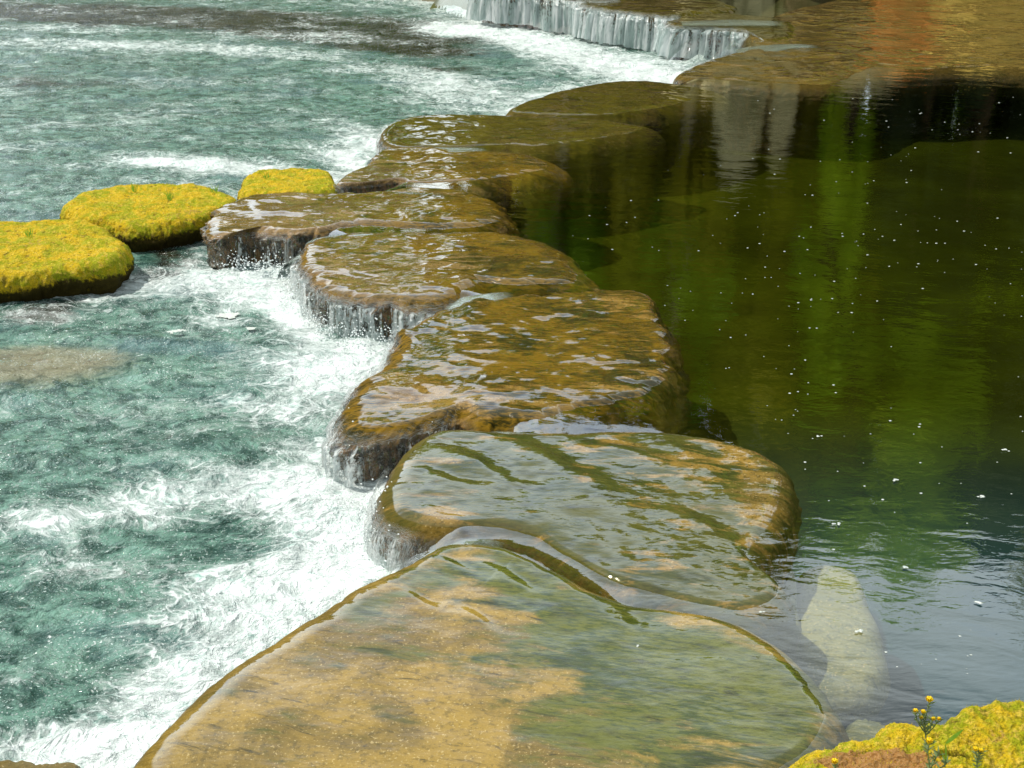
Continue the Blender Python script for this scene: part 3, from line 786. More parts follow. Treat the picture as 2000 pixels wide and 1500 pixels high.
def chute(pts, widths, label, mat, nseg=70, nw=26, name='water_chute', crown=.02):
    """a tongue of water: photo positions with heights along its middle, half widths in metres"""
    P = np.array([[*at(p[0], p[1], p[2]), p[2]] for p in pts])
    C_, L = catmull(P, nseg, closed=False)
    W = np.interp(np.linspace(0, 1, nseg), np.linspace(0, 1, len(widths)), widths)
    T = np.gradient(C_[:, :2], axis=0)
    # smooth the heading so that steep falls keep their direction
    for _ in range(20): T = (np.roll(T, 1, 0) + T + np.roll(T, -1, 0)) / 3 if False else np.vstack([T[:1], (T[:-2] + T[1:-1] + T[2:]) / 3, T[-1:]])
    T /= np.linalg.norm(T, axis=1)[:, None] + 1e-9
    Nn = np.stack([-T[:, 1], T[:, 0]], 1)
    s = np.linspace(-1, 1, nw)
    X = C_[:, 0:1] + Nn[:, 0:1] * W[:, None] * s; Y = C_[:, 1:2] + Nn[:, 1:2] * W[:, None] * s
    arc = np.linspace(0, L, nseg)[:, None] + 0 * X
    Z = C_[:, 2:3] - crown * np.abs(s)[None, :] ** 3 + .006 * fbm(s[None, :] * W[:, None] * 18, arc * 2.5, 3, 19)
    e = np.clip((1 - np.abs(s)) / .25, 0, 1)[None, :] * np.clip(arc / .15, 0, 1)
    uvw = np.stack([s[None, :] * W[:, None] + 5 + 0 * X, np.maximum(-Z, 0) * 3.8 + arc * .02, e], -1).reshape(-1, 3)
    c = np.array([X.mean(), Y.mean(), 0])
    o = mesh_obj(name, np.stack([X, Y, Z], -1).reshape(-1, 3) - c, grid_faces(nseg, nw), mat, uvw=uvw); o.location = c
    return tag(o, label, 'water chute')


def smooth_water(name, k):
    m = N(name); pos = m.pos(); uv = m.attr('uvw').outputs['Vector']; u, v, w = m.xyz(uv)
    sv = m.n('ShaderNodeVectorMath', {0: uv, 1: (1.0, .12, 1.0)}, operation='MULTIPLY').outputs[0]
    n1 = m.noise(sv, 22, 4, .6, .2)
    nf = m.noise(sv, 60, 3, .7, .2)
    bn = m.bump(m.math('MULTIPLY', n1, .010), 1.0)
    fr = mirror(m, bn)
    gl = m.n('ShaderNodeBsdfGlossy', {'Roughness': .03, 'Normal': bn})
    tr = m.n('ShaderNodeBsdfTransparent', {'Color': (.9, .96, .92, 1)})
    df = m.n('ShaderNodeBsdfPrincipled', {'Base Color': (.42, .52, .44, 1), 'Roughness': .12, 'Normal': bn})  # pale body colour stands in for sky mirrored by the spill
    wh = m.n('ShaderNodeBsdfPrincipled', {'Base Color': (.85, .92, .92, 1), 'Roughness': .3, 'Normal': bn})
    a = m.n('ShaderNodeMixShader', {0: k, 1: tr.outputs[0], 2: df.outputs[0]})
    s = m.math('ADD', m.math('MULTIPLY', v, 1.1), m.math('MULTIPLY', m.math('SUBTRACT', nf, .5), 1.6))
    a = m.n('ShaderNodeMixShader', {0: m.sstep(s, .45, .95), 1: a.outputs[0], 2: wh.outputs[0]})
    b = m.n('ShaderNodeMixShader', {0: fr, 1: a.outputs[0], 2: gl.outputs[0]})
    c = m.n('ShaderNodeMixShader', {0: w, 1: tr.outputs[0], 2: b.outputs[0]})
    return m.surf(c.outputs[0])


M['smooth'] = smooth_water('smooth_spill', .45)
chute([(1080, 850, .0), (1020, 852, -.012), (950, 850, -.05), (870, 850, -.12), (800, 862, -.25), (740, 895, -.30)], [.04, .09, .12, .12, .12, .16],
      'spill between the golden slab and the wide grey-green boulder', M['smooth'])
chute([(985, 1066, .004), (930, 1060, -.01), (860, 1064, -.10), (800, 1078, -.22), (750, 1100, -.30)], [.05, .09, .12, .12, .15],
      'spill between the two nearest slabs, sliding to the foam', M['smooth'])
chute([(1000, 572, .012), (960, 578, .010), (915, 592, -.01), (870, 606, -.05), (820, 630, -.14), (775, 665, -.28), (745, 700, -.30)], [.05, .13, .20, .20, .18, .16, .16],
      'fan-shaped glassy spill between the tan rippled rock and the golden slab', M['smooth'])
chute([(790, 462, .02), (700, 462, .012), (630, 472, -.01), (590, 492, -.07), (560, 515, -.18), (535, 545, -.30)], [.10, .12, .15, .16, .15, .16],
      'spill between the grey brown flat-topped rock and the tan rippled rock', M['smooth'])
chute([(860, 368, .015), (820, 372, .010), (770, 378, -.01), (730, 384, -.08)], [.05, .13, .16, .15], 'small pale spill just behind the grey brown flat-topped rock', M['smooth'], nseg=40)
chute([(950, 290, .015), (880, 292, .012), (800, 294, -.01), (760, 302, -.10), (735, 318, -.25), (715, 335, -.30)], [.06, .16, .22, .20, .20, .2], 'pale spill at the foot of the long dark olive rock', M['smooth'], nseg=50)
chute([(1600, 90, .03), (1540, 88, .03), (1460, 100, .0), (1420, 112, -.08), (1390, 128, -.40)], [.08, .25, .35, .35, .35], 'pale triangular spill to the right of the far waterfall', M['smooth'], nseg=50)
chute([(1530, 44, .08), (1430, 42, .075), (1330, 44, .06)], [.2, .3, .2], 'pale smooth crest over the far waterfall', M['smooth'], nseg=40)

# ------------------------------------------------------------------ foam bubbles on the pool
foamm = simple('white_foam', (.45, .50, .46), (.62, .66, .63), 60, .5, .004)


def dome(r, n=12, flat=.3, wob=.15):
    V = [(0, 0, r * flat)]; Fc = []
    for i, (q, h) in enumerate(((.5, .85), (.85, .5), (1, 0.0))):
        for k in range(n):
            a = 2 * math.pi * k / n; rr = r * q * (1 + wob * math.sin(3 * a + r * 900) + wob * .6 * math.sin(5 * a))
            V.append((rr * math.cos(a), rr * .8 * math.sin(a), r * flat * h))
    for k in range(n): Fc.append((0, 1 + k, 1 + (k + 1) % n, 1 + (k + 1) % n))
    for i in range(2):
        for k in range(n): Fc.append((1 + i * n + k, 1 + (i + 1) * n + k, 1 + (i + 1) * n + (k + 1) % n, 1 + i * n + (k + 1) % n))
    return V, Fc


def dome_mesh(name, items, mat):
    me = bpy.data.meshes.new(name); V, Fc = [], []
    for (x, y, z, r) in items:
        v, f = dome(r, 9); b = len(V)
        V += [(x + p[0], y + p[1], z + p[2]) for p in v]; Fc += [tuple(dict.fromkeys(b + i for i in q)) for q in f]
    me.from_pydata(V, [], Fc); me.materials.append(mat)
    return me


items = []
while len(items) < 250:
    px = random.uniform(1050, 2000); py = random.uniform(185, 1330)
    if random.random() > .35 + .65 * math.exp(-((py - 420) / 330) ** 2): continue
    lim = np.interp(py, [185, 300, 450, 580, 760, 900, 1120, 1250, 1350], [1460, 1330, 1080, 1260, 1400, 1560, 1600, 1650, 1740])
    if px < lim: continue
    p = at(px, py)
    if float(fbm(np.array([p[0] * .9]), np.array([p[1] * .5]), 3, 66)[0]) < random.uniform(-.25, .2): continue
    r = random.choice([.002, .0025, .003, .004, .005]) * (1 + p[1] / 14)
    items.append((p[0], p[1], .001, r))
me = dome_mesh('foam_flecks', items, foamm); o = bpy.data.objects.new('foam_flecks', me); COL.objects.link(o)
tag(o, 'tiny white foam flecks drifting on the dark pool', 'foam', kind='stuff')
big = [(1915, 972, 'large foam bubble patch near the right edge, just above the sky reflection'), (1912, 1180, 'foam patch floating highest in the pale blue water near the right edge'), (1766, 1110, 'foam patch below the reflected tree line'),
       (1633, 1026, 'foam patch beside the corner of the grey-green boulder'), (1677, 1235, 'lone foam dot over the pale submerged boulder'), (1960, 880, 'foam dot under the bright green reflection at the right edge'), (1490, 1199, 'foam dot above the narrow brown sunken boulder'),
       (1250, 1265, 'rightmost of the foam dots over the front slab'), (1600, 855, 'foam dot on the olive pool right of the grey-green boulder'), (1750, 940, 'foam dot in the middle of the dark reflection'), (1205, 1266, 'foam dot over the algae of the front slab'), (1380, 1060, 'foam speck beside the short dark ripple')]
for (px, py, lb) in big:
    p = at(px, py); root = bpy.data.meshes.new('foam_bubble'); its = []
    for k in range(5 if px > 1600 else 2): its.append((random.uniform(-.014, .014), random.uniform(-.008, .008), .003, random.uniform(.004, .009)))
    me = dome_mesh('foam_bubble', its, foamm); o = bpy.data.objects.new('foam_bubble', me); COL.objects.link(o); o.location = (p[0], p[1], 0.004)
    tag(o, lb, 'foam', 'larger foam bubbles on the pool')
for (px, py, s, lb) in [(440, 620, .11, 'foam raft floating in front of the tan rippled rock, largest of the three'), (335, 650, .06, 'foam raft left of the largest one'), (490, 645, .05, 'small foam raft right of the largest one')]:
    p = at(px, py, LOW_Z); its = [(0, 0, 0, .2 * s)]
    for _ in range(60):
        a_, b_, _c, r_ = random.choice(its); q_ = random.uniform(.09, .2) * s; t_ = random.uniform(0, 6.28)
        its.append((a_ + math.cos(t_) * (r_ + q_) * .75, b_ + math.sin(t_) * (r_ + q_) * .6, 0, q_))
    me = dome_mesh('foam_raft', [(a, b, 0, r) for a, b, c, r in its], foamm)
    for v in me.vertices: v.co.z *= .35
    o = bpy.data.objects.new('foam_raft', me); COL.objects.link(o); o.location = (p[0], p[1], LOW_Z + .012); tag(o, lb, 'foam', 'foam rafts below the weir')

# ------------------------------------------------------------------ spray beads where the water lands
M['bead'] = simple('spray_bead', (.8, .88, .88), (.95, .97, .97), 50, .1, .0)


def beads(pts, n, spread, hgt, label, z=LOW_Z):
    P, L = catmull(path(pts, z), 60, closed=False); V, Fc = [], []
    for _ in range(n):
        q = P[random.randrange(60)]; r = random.uniform(.0015, .0045) * (1 + q[1] / 12)
        c = (q[0] + random.gauss(0, spread), q[1] + random.gauss(0, spread) - .03, z + abs(random.gauss(0, hgt)) + .02)
        b = len(V)
        V += [(c[0] + r, c[1], c[2]), (c[0] - r, c[1], c[2]), (c[0], c[1] + r, c[2]), (c[0], c[1] - r, c[2]), (c[0], c[1], c[2] + r), (c[0], c[1], c[2] - r)]
        for t in ((0, 2, 4), (2, 1, 4), (1, 3, 4), (3, 0, 4), (2, 0, 5), (1, 2, 5), (3, 1, 5), (0, 3, 5)): Fc.append(tuple(b + i for i in t))
    me = bpy.data.meshes.new('water_spray'); me.from_pydata(V, [], Fc); me.materials.append(M['bead'])
    o = bpy.data.objects.new('water_spray', me); COL.objects.link(o); tag(o, label, 'spray', kind='stuff')


beads([(560, 560), (620, 640), (720, 680), (780, 665)], 700, .06, .07, 'fine spray beads below the fourth rock')
beads([(660, 885), (760, 905), (860, 870)], 700, .05, .07, 'fine spray beads below the golden slab')
beads([(735, 1010), (760, 1090), (830, 1085)], 800, .05, .08, 'fine spray beads below the grey-green boulder')
beads([(440, 525), (560, 540)], 300, .05, .06, 'fine spray beads below the flat-topped rock')

# ------------------------------------------------------------------ small flowers and grass on the corner rock
M['stem'] = simple('grey_green_stem', (.16, .24, .09), (.24, .30, .14), 60, .7, .002, .2)
M['petal'] = simple('yellow_petals', (.88, .70, .02), (.88, .58, .015), 90, .6, .002)
M['blade'] = simple('grass_blade_green', (.20, .42, .03), (.30, .50, .05), 40, .5, .002, .35)


def tube(V, Fc, pts, r0, r1, n=6):
    b = len(V); K = len(pts)
    for i, p in enumerate(pts):
        r = r0 + (r1 - r0) * i / (K - 1)
        t = (Vector(pts[min(i + 1, K - 1)]) - Vector(pts[max(i - 1, 0)])).normalized()
        a = t.cross(Vector((.3, 1, .1))).normalized(); c = t.cross(a)
        for k in range(n):
            q = Vector(p) + (a * math.cos(2 * math.pi * k / n) + c * math.sin(2 * math.pi * k / n)) * r
            V.append(tuple(q))
    for i in range(K - 1):
        for k in range(n): Fc.append((b + i * n + k, b + i * n + (k + 1) % n, b + (i + 1) * n + (k + 1) % n, b + (i + 1) * n + k))


def py_obj(name, V, Fc, mat, parent=None, smooth=True):
    me = bpy.data.meshes.new(name); me.from_pydata([tuple(v) for v in V], [], Fc); me.materials.append(mat)
    if smooth:
        for p in me.polygons: p.use_smooth = True
    o = bpy.data.objects.new(name, me); COL.objects.link(o)
    if parent: o.parent = parent
    return o


def blade(V, Fc, p0, p1, w, sag=.02, nd=8):
    p0, p1 = Vector(p0), Vector(p1); b = len(V); d = (p1 - p0).normalized(); s = d.cross(Vector((0, -.8, .5))).normalized()
    for i in range(nd + 1):
        t = i / nd; c = p0.lerp(p1, t) + Vector((0, 0, -sag * t * t)); ww = w * (math.sin(math.pi * min(.98, t * .85 + .12)))
        V.append(tuple(c - s * ww)); V.append(tuple(c + s * ww))
    for i in range(nd): Fc.append((b + 2 * i, b + 2 * i + 1, b + 2 * i + 3, b + 2 * i + 2))


def at3(px, py, yy):
    """point at distance yy from the camera foot seen at photo position px, py"""
    u = (px - 1000) / F; v = (750 - py) / F
    dy = cp_ + v * sp_; t = yy / dy
    return Vector((u * t, yy, CH + (-sp_ + v * cp_) * t))


def flower_plant(label, base, stems, heads, Y, leaves=16):
    b = at3(*base, Y); root = empty('flowering_plant', b, label, 'flower', None)
    for pts in stems:
        V, Fc = [], []; tube(V, Fc, [at3(p[0], p[1], Y) - b for p in pts], .0022, .0013)
        sm = py_obj('stem', V, Fc, M['stem'], root)
        V, Fc = [], []
        for _ in range(leaves):
            k = random.randrange(len(pts) - 1); t = random.random()
            p = at3(pts[k][0] * (1 - t) + pts[k + 1][0] * t, pts[k][1] * (1 - t) + pts[k + 1][1] * t, Y) - b
            a = random.uniform(0, 6.28); L = random.uniform(.010, .022)
            blade(V, Fc, p, p + Vector((math.cos(a) * L, math.sin(a) * L, L * .8)), .0022, .002, 4)
        lf = py_obj('foliage', V, Fc, M['stem'], sm)
    for (hx, hy, r) in heads:
        c = at3(hx, hy, Y) - b; V, Fc = [], []
        for k in range(14):
            a = 2.4 * k; rr = r * (.35 + .65 * math.sqrt(k / 14))
            q = c + Vector((math.cos(a) * rr * .6, math.sin(a) * rr * .6, r * (.3 - .5 * k / 14)))
            tube(V, Fc, [c + Vector((0, 0, -r * .6)), q, q + Vector((math.cos(a), math.sin(a), .9)) * r * .35], r * .22, r * .16, 5)
        for k in range(9):
            a = 2.4 * k; q = c + Vector((math.cos(a) * r * .35, math.sin(a) * r * .35, r * .45)); tube(V, Fc, [q, q + Vector((0, 0, r * .2)), q + Vector((0, 0, r * .3))], r * .2, r * .05, 5)
        py_obj('flower_head', V, Fc, M['petal'], root)


yf = at(1815, 1500, .31)[1]
yf = float(at(1815, 1455, .32)[1])
flower_plant('taller flowering plant with six small yellow heads at the rim of the moss rock', (1812, 1470),
             [[(1812, 1470), (1808, 1440), (1806, 1412), (1812, 1385), (1815, 1368)], [(1808, 1432), (1795, 1415), (1789, 1400), (1788, 1390)], [(1806, 1415), (1803, 1402), (1801, 1392)], [(1808, 1430), (1818, 1418), (1822, 1406)], [(1808, 1436), (1824, 1420), (1833, 1406)], [(1806, 1425), (1799, 1410), (1799, 1402)]],
             [(1815, 1366, .013), (1788, 1388, .009), (1803, 1390, .009), (1799, 1401, .008), (1823, 1404, .008), (1834, 1404, .008)], yf)
y2 = float(at(1815, 1500, .32)[1])
flower_plant('short leafy plant with one yellow head, in front of the taller flowering plant', (1818, 1530), [[(1818, 1530), (1816, 1500), (1812, 1470), (1815, 1450)], [(1816, 1505), (1828, 1480), (1836, 1470)], [(1817, 1510), (1845, 1495), (1850, 1488)]], [(1815, 1447, .013)], y2, 26)
flower_plant('pale yellow flower tuft at the far right of the moss rock', (1908, 1500), [[(1908, 1500), (1908, 1480), (1905, 1466)], [(1908, 1485), (1915, 1472), (1918, 1466)]], [(1905, 1463, .010), (1916, 1466, .009)], float(at(1908, 1500, .32)[1]), 14)
flower_plant('lone yellow bloom at the bottom edge beside the bare orange patch', (1632, 1515), [[(1632, 1515), (1631, 1500), (1630, 1490)]], [(1630, 1487, .012)], float(at(1632, 1515, .3)[1]), 8)
yg = float(at(1850, 1490, .32)[1]); V, Fc = [], []
gb = at3(1848, 1492, yg)
blade(V, Fc, Vector((0, 0, 0)), at3(1847, 1450, yg) - gb, .003, 0)
blade(V, Fc, at3(1848, 1452, yg) - gb, at3(1882, 1424, yg) - gb, .006, .0)
blade(V, Fc, Vector((0, 0, 0)), at3(1838, 1465, yg) - gb, .003, 0)
o = py_obj('grass_tuft', V, Fc, M['blade']); o.location = gb; tag(o, 'single bright green grass blade beside the flowers on the moss rock', 'grass')

# moss fuzz: short blades standing on the mossy rocks
M['fuzz'] = simple('moss_fuzz', (.64, .46, .014), (.34, .37, .010), 9, .9, .0, .35)
for (o_, (X, Y, Z, C)), cnt, hh in zip(MB, (2600, 2600, 1600, 5200), (.020, .020, .018, .013)):
    V, Fc = [], []
    nr = int(X.shape[0] * .72)
    for _ in range(cnt):
        i = int(nr * math.sqrt(random.random())); j = random.randrange(X.shape[1])
        if Z[i, j] < Z.max() - .16: continue
        p = Vector((X[i, j] - C[0], Y[i, j] - C[1], Z[i, j] - .002)); a = random.uniform(0, 6.28); L = hh * random.uniform(.4, 1.1)
        w = L * .12; s = Vector((math.cos(a), math.sin(a), 0)) * w; t = Vector((random.gauss(0, .5), random.gauss(0, .5), 1)).normalized() * L
        b = len(V); V += [p - s, p + s, p + t]; Fc.append((b, b + 1, b + 2))
    fz = py_obj('moss_fuzz', V, Fc, M['fuzz'], o_, False)
# a few grass tips on the left rocks
for (o_, (X, Y, Z, C)), spots in zip(MB[:3], ([(60, 455)], [(260, 368), (420, 372), (330, 385)], [(520, 345)])):
    for (px, py) in spots:
        V, Fc = [], []; q = at(px, py, 0) - C
        for _ in range(14):
            a = random.uniform(0, 6.28); p = Vector((q[0] + random.gauss(0, .012), q[1] + random.gauss(0, .012), -.03))
            blade(V, Fc, p, p + Vector((math.cos(a) * .03, math.sin(a) * .03, random.uniform(.04, .09))), .0025, .005, 4)
        py_obj('grass_tuft', V, Fc, M['blade'], o_, True)

# ------------------------------------------------------------------ far bank: what the pool mirrors
LEAF = {
    'bright': simple('leaf_bright', (.75, .90, .05), (.45, .68, .03), 1.5, .6, .0, .6),
    'olive': simple('leaf_olive', (.48, .42, .02), (.28, .27, .012), 1.2, .7, .0, .4),
    'dark': simple('leaf_dark', (.016, .030, .004), (.030, .050, .006), 1.2, .7, .0, .2),  # near-black leaf colour carries the tree shade mirrored in the pool
    'green': simple('leaf_green', (.22, .40, .02), (.40, .58, .03), 1.2, .6, .0, .55),
}
M['bark'] = simple('bark_brown', (.10, .07, .03), (.05, .035, .015), 6, .9, .02)
M['palebark'] = simple('bark_pale', (.46, .38, .22), (.30, .26, .14), 5, .9, .02)
M['cliff'] = simple('pale_cliff', (.68, .60, .32), (.22, .20, .08), 2.4, .9, .1)
M['orange'] = simple('orange_rock', (.75, .22, .04), (.50, .24, .05), 2.0, .9, .06)
M['ochre'] = simple('ochre_rock', (.75, .55, .12), (.40, .26, .05), 2.0, .9, .06)


def crown_mesh(name, w, h, n, leaf, mat, seed):
    r = random.Random(seed); V, Fc = [], []
    cl = []
    for _ in range(26):
        a = r.uniform(0, 6.28); u = r.random() ** .5; zz = r.uniform(-.5, .5)
        k = math.sqrt(max(0, 1 - (2 * zz) ** 2 * .8))
        cl.append((math.cos(a) * u * w * k * .8, math.sin(a) * u * w * k * .8, zz * h, r.uniform(.16, .34) * w))
    for _ in range(n):
        c = r.choice(cl); d = Vector((r.gauss(0, 1), r.gauss(0, 1), r.gauss(0, .8))).normalized() * c[3] * r.uniform(.55, 1.1)
        p = Vector(c[:3]) + d; s = leaf * r.uniform(.6, 1.3)
        n1 = Vector((r.gauss(0, 1), r.gauss(0, 1), r.gauss(0, 1))).normalized(); n2 = n1.cross(d).normalized() * s; n1 = n1 * s
        b = len(V); V += [p - n1 * .5, p + n2 * .35, p + n1 * .7, p - n2 * .35]; Fc.append((b, b + 1, b + 2, b + 3))
    me = bpy.data.meshes.new(name); me.from_pydata([tuple(v) for v in V], [], Fc); me.materials.append(mat)
    return me


CR = {k: [crown_mesh('crown', 1.0, 2.0, 7000, .10, LEAF[k], 31 * i + len(k)) for i in range(2)] for k in LEAF}


def tree(x, y, h, w, kind, pale, label, trunk_h=.35):
    z0 = .3
    root = empty('bank_tree', (x, y, z0), label, 'tree', 'trees on the far bank')
    V, Fc = [], []
    r = .05 + h * .014
    tube(V, Fc, [(0, 0, -.5), (.05 * h * .2, 0, h * .25), (-.02 * h, .03, h * .55), (0, 0, h * .85)], r, r * .35, 9)
    for k in range(5):
        a = k * 1.3 + x; zz = h * (.35 + .09 * k)
        tube(V, Fc, [(0, 0, zz), (math.cos(a) * w * .35, math.sin(a) * w * .35, zz + h * .08), (math.cos(a) * w * .7, math.sin(a) * w * .7, zz + h * .16)], r * .45, r * .15, 6)
    py_obj('trunk', V, Fc, M['palebark' if pale else 'bark'], root)
    me = CR[kind][int(abs(x * 10)) % 2]
    c = bpy.data.objects.new('crown', me); COL.objects.link(c); c.parent = root
    ch = h * (1 - trunk_h)
    c.location = (0, 0, h * trunk_h + ch * .5); c.scale = (w, w, ch * .52); c.rotation_euler = (0, 0, x * 1.7)


def azx(px, Y, py=400):
    """x at distance Y in the direction of photo column px"""
    return float(((px - 1000) / F) * Y / (cp_ + (750 - py) / F * sp_))


T = [  # photo column, distance, height, half width, kind, pale trunk, foliage start
    (1000, 27.5, 9.0, 2.2, 'olive', False, .15), (1095, 26.5, 9.0, 1.6, 'green', True, .55), (1170, 28, 9.8, 2.0, 'olive', False, .1), (1260, 27, 10.6, 2.0, 'olive', False, .15), (1330, 26.6, 9.0, 1.5, 'green', True, .5),
    (1420, 28.5, 12.0, 2.3, 'olive', False, .3), (1510, 27.5, 12.5, 2.0, 'olive', True, .38), (1600, 28.5, 13.2, 2.0, 'olive', False, .25), (1640, 26.6, 8.6, 1.0, 'bright', False, .32), (1720, 28, 13.4, 2.1, 'bright', False, .5),
    (1790, 26.3, 6.0, 1.4, 'dark', False, .1), (1900, 26.6, 7.0, 1.9, 'dark', False, .05), (1880, 28.2, 13.6, 2.4, 'bright', False, .45), (1950, 27.4, 10.5, 1.6, 'bright', False, .5), (2040, 28, 13.5, 2.6, 'dark', False, .1), (2180, 27.5, 13.0, 2.6, 'olive', False, .1), (2350, 28, 12.5, 3.0, 'green', False, .1),
    (2550, 27, 13, 3.2, 'dark', False, .1), (1290, 28.6, 9.5, 1.8, 'olive', False, .02), (1930, 30, 11.5, 2.6, 'green', False, .02), (1470, 30.5, 11.0, 2.4, 'olive', False, .02), (1050, 30, 8.5, 2.0, 'green', False, .02), (2110, 30, 12, 2.6, 'olive', False, .02), (1560, 29.5, 10.5, 2.4, 'green', False, .2), (1350, 29.5, 9.3, 2.4, 'green', False, .2), (1680, 29.5, 12.5, 2.4, 'olive', False, .1), (1800, 29.5, 12.5, 2.4, 'bright', False, .3),
    (900, 30, 9.6, 2.4, 'olive', False, .05), (780, 33, 10.4, 2.8, 'green', False, .05), (640, 38, 11.0, 3.2, 'olive', False, .05), (480, 45, 10.4, 3.8, 'olive', False, .1), (320, 54, 8.0, 4, 'dark', False, .1), (150, 58, 8.0, 4.2, 'olive', False, .1), (-30, 62, 8.5, 4.6, 'dark', False, .1), (-220, 66, 9, 5, 'green', False, .1)]
kindw = {'olive': 'olive-brown', 'green': 'mid green', 'bright': 'bright yellow-green', 'dark': 'blackish green'}
ords = ['far left', 'second', 'third', 'fourth', 'fifth', 'sixth', 'seventh', 'eighth', 'ninth', 'tenth', 'eleventh', 'twelfth', 'thirteenth', 'fourteenth', 'fifteenth', 'sixteenth']
cnt = {}
for (px, Y, h, w, k, pale, th) in sorted(T, key=lambda t: azx(t[0], t[1])):
    cnt[k] = cnt.get(k, 0) + 1
    tree(azx(px, Y), Y, h, w, k, pale, f"{kindw[k]} tree on the far bank, {ords[cnt[k]-1]} of its colour counted from the left", th)


def bank_rock(px, Y, w, d, h, z, mat, label, seed, name='bank_rock'):
    x = azx(px, Y, 150); n1, n2 = 40, 24
    th = np.linspace(0, 2 * np.pi, n1, endpoint=False)[None, :]; ph = np.linspace(.001, np.pi - .001, n2)[:, None]
    sx = np.sign(np.cos(th)) * np.abs(np.cos(th)) ** .6; sy = np.sign(np.sin(th)) * np.abs(np.sin(th)) ** .6
    r = 1 + .28 * fbm(th * 0 + sx * 1.3 + seed, sy * 1.3 + np.cos(ph) * 1.7, 4, seed)
    X = sx * np.sin(ph) ** .6 * w * r; Yy = sy * np.sin(ph) ** .6 * d * r; Z = np.cos(ph) * h * r + 0 * th
    o = mesh_obj(name, np.stack([X, Yy, Z], -1).reshape(-1, 3), grid_faces(n2, n1, True), mat, smooth=False); o.location = (x, Y, z)
    tag(o, label, 'rock', 'rocks along the far shore')


bank_rock(1370, 25.2, .5, .5, 1.3, .7, M['cliff'], 'grey cliff block mirrored beside the leftmost far trunks', 3)
bank_rock(1450, 25.3, .5, .5, 2.3, 1.3, M['cliff'], 'tall pale cliff block mirrored in the pool behind the flat gold rock', 5)
bank_rock(1530, 25.3, .28, .4, 2.2, 1.2, M['cliff'], 'slim pale cliff pillar right of the tall pale block', 8)
bank_rock(1690, 25.5, .8, .5, 1.2, .9, M['cliff'], 'long low pale cliff block left of the orange rocks', 11)
bank_rock(1740, 24.6, .55, .5, 1.1, .4, M['orange'], 'bright orange rock mirrored in the riffle', 14)
bank_rock(1800, 24.6, .35, .4, 1.0, .4, M['orange'], 'narrow orange rock right of the bright orange one', 17)
bank_rock(1920, 24.6, .7, .5, 1.0, .4, M['ochre'], 'ochre boulder on the far shore under the dark trees', 21)
bank_rock(2050, 24.8, .9, .6, 1.0, .4, M['ochre'], 'second ochre boulder, farther right', 23)
bank_rock(1840, 24.4, .5, .5, .6, .2, M['ochre'], 'low ochre stone between orange and ochre rocks', 29)
bank_rock(1600, 24.8, .8, .5, .6, .2, M['bark'], 'dark brown stone under the pale cliff', 33)
bank_rock(1250, 25.0, 1.4, .6, .7, .2, M['bark'], 'long dark brown stone at the left end of the far shore', 37)

# ------------------------------------------------------------------ light
SUN_DIR = Vector((-.72, .16, 1.10)).normalized()
el = math.asin(SUN_DIR.z); az = math.atan2(SUN_DIR.x, SUN_DIR.y)
w = bpy.data.worlds.new('World'); S.world = w; w.use_nodes = True
nt = w.node_tree; nt.nodes.clear()
sky = nt.nodes.new('ShaderNodeTexSky'); sky.sky_type = 'NISHITA'; sky.sun_disc = False; sky.sun_elevation = el; sky.sun_rotation = az
sky.air_density = 1.0; sky.dust_density = 2.0
tc = nt.nodes.new('ShaderNodeTexCoord'); nz = nt.nodes.new('ShaderNodeTexNoise'); nz.inputs['Scale'].default_value = 2.6; nz.inputs['Detail'].default_value = 6
mp = nt.nodes.new('ShaderNodeMapping'); mp.inputs['Scale'].default_value = (1, 1, 2.5)
nt.links.new(tc.outputs['Generated'], mp.inputs[0]); nt.links.new(mp.outputs[0], nz.inputs[0])
mr = nt.nodes.new('ShaderNodeMapRange'); mr.inputs[1].default_value = .22; mr.inputs[2].default_value = .56; nt.links.new(nz.outputs[0], mr.inputs[0])
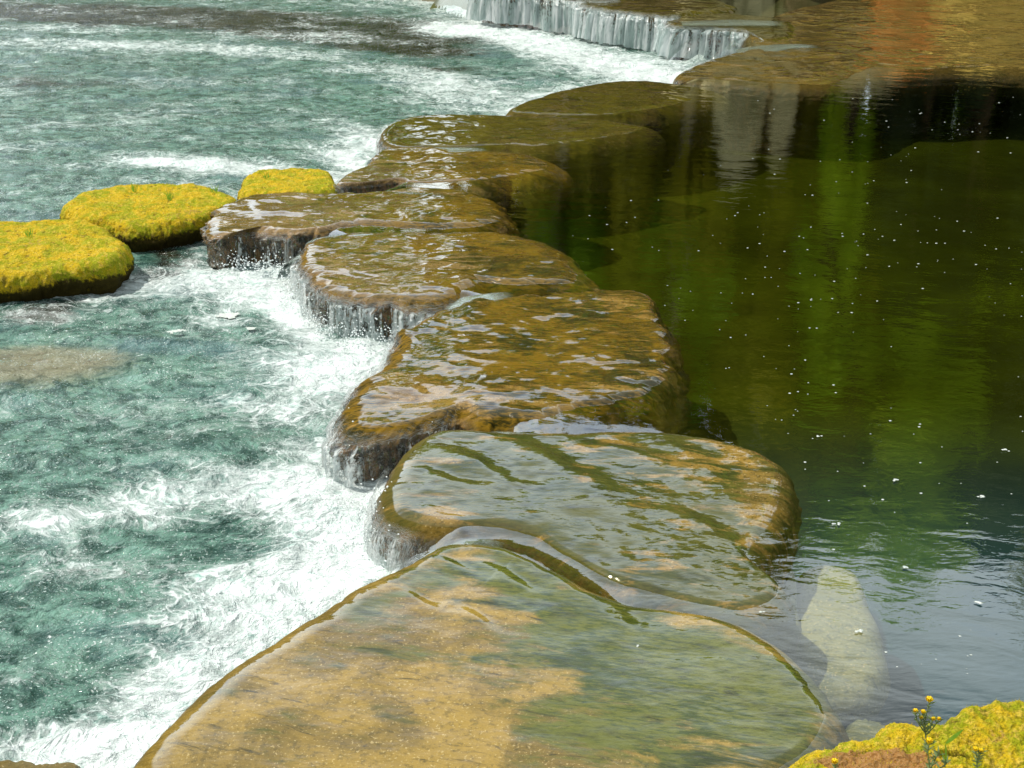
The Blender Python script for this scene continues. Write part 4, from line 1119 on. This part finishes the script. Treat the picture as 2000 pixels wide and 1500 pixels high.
mx = nt.nodes.new('ShaderNodeMix'); mx.data_type = 'RGBA'; nt.links.new(mr.outputs[0], mx.inputs[0]); nt.links.new(sky.outputs[0], mx.inputs[6]); mx.inputs[7].default_value = (5.5, 6.1, 6.1, 1)
sx_ = nt.nodes.new('ShaderNodeSeparateXYZ'); nt.links.new(tc.outputs['Generated'], sx_.inputs[0])
def mapr(src, vals):
    q = nt.nodes.new('ShaderNodeMapRange'); q.interpolation_type = 'SMOOTHSTEP'; nt.links.new(src, q.inputs[0])
    for i_, v_ in zip((1, 2, 3, 4), vals): q.inputs[i_].default_value = v_
    return q.outputs[0]
b1 = mapr(sx_.outputs[2], (.50, .66, 1.0, 0.0)); b2 = mapr(sx_.outputs[1], (.2, .75, 0.0, 1.0))
br = nt.nodes.new('ShaderNodeMath'); br.operation = 'MULTIPLY_ADD'; bm_ = nt.nodes.new('ShaderNodeMath'); bm_.operation = 'MULTIPLY'
nt.links.new(b1, bm_.inputs[0]); nt.links.new(b2, bm_.inputs[1]); nt.links.new(bm_.outputs[0], br.inputs[0]); br.inputs[1].default_value = 2.2; br.inputs[2].default_value = 1.0
sc_ = nt.nodes.new('ShaderNodeVectorMath'); sc_.operation = 'SCALE'; nt.links.new(mx.outputs[2], sc_.inputs[0]); nt.links.new(br.outputs[0], sc_.inputs['Scale'])
bg = nt.nodes.new('ShaderNodeBackground'); bg.inputs[1].default_value = .11; wo = nt.nodes.new('ShaderNodeOutputWorld')
nt.links.new(sc_.outputs[0], bg.inputs[0]); nt.links.new(bg.outputs[0], wo.inputs[0])
sl = bpy.data.lights.new('sun', 'SUN'); sl.energy = 4.8; sl.angle = R(.5); sl.color = (1, .95, .86)
so = bpy.data.objects.new('sun', sl); COL.objects.link(so); so.rotation_euler = SUN_DIR.to_track_quat('Z', 'Y').to_euler(); so.location = (-20, 12, 35)

S.view_settings.view_transform = 'Standard'; S.view_settings.look = 'None'; S.view_settings.exposure = 0; S.view_settings.gamma = 1
S.cycles.max_bounces = 6; S.cycles.transparent_max_bounces = 10; S.cycles.caustics_reflective = False; S.cycles.caustics_refractive = False
S.cycles.sample_clamp_indirect = 4
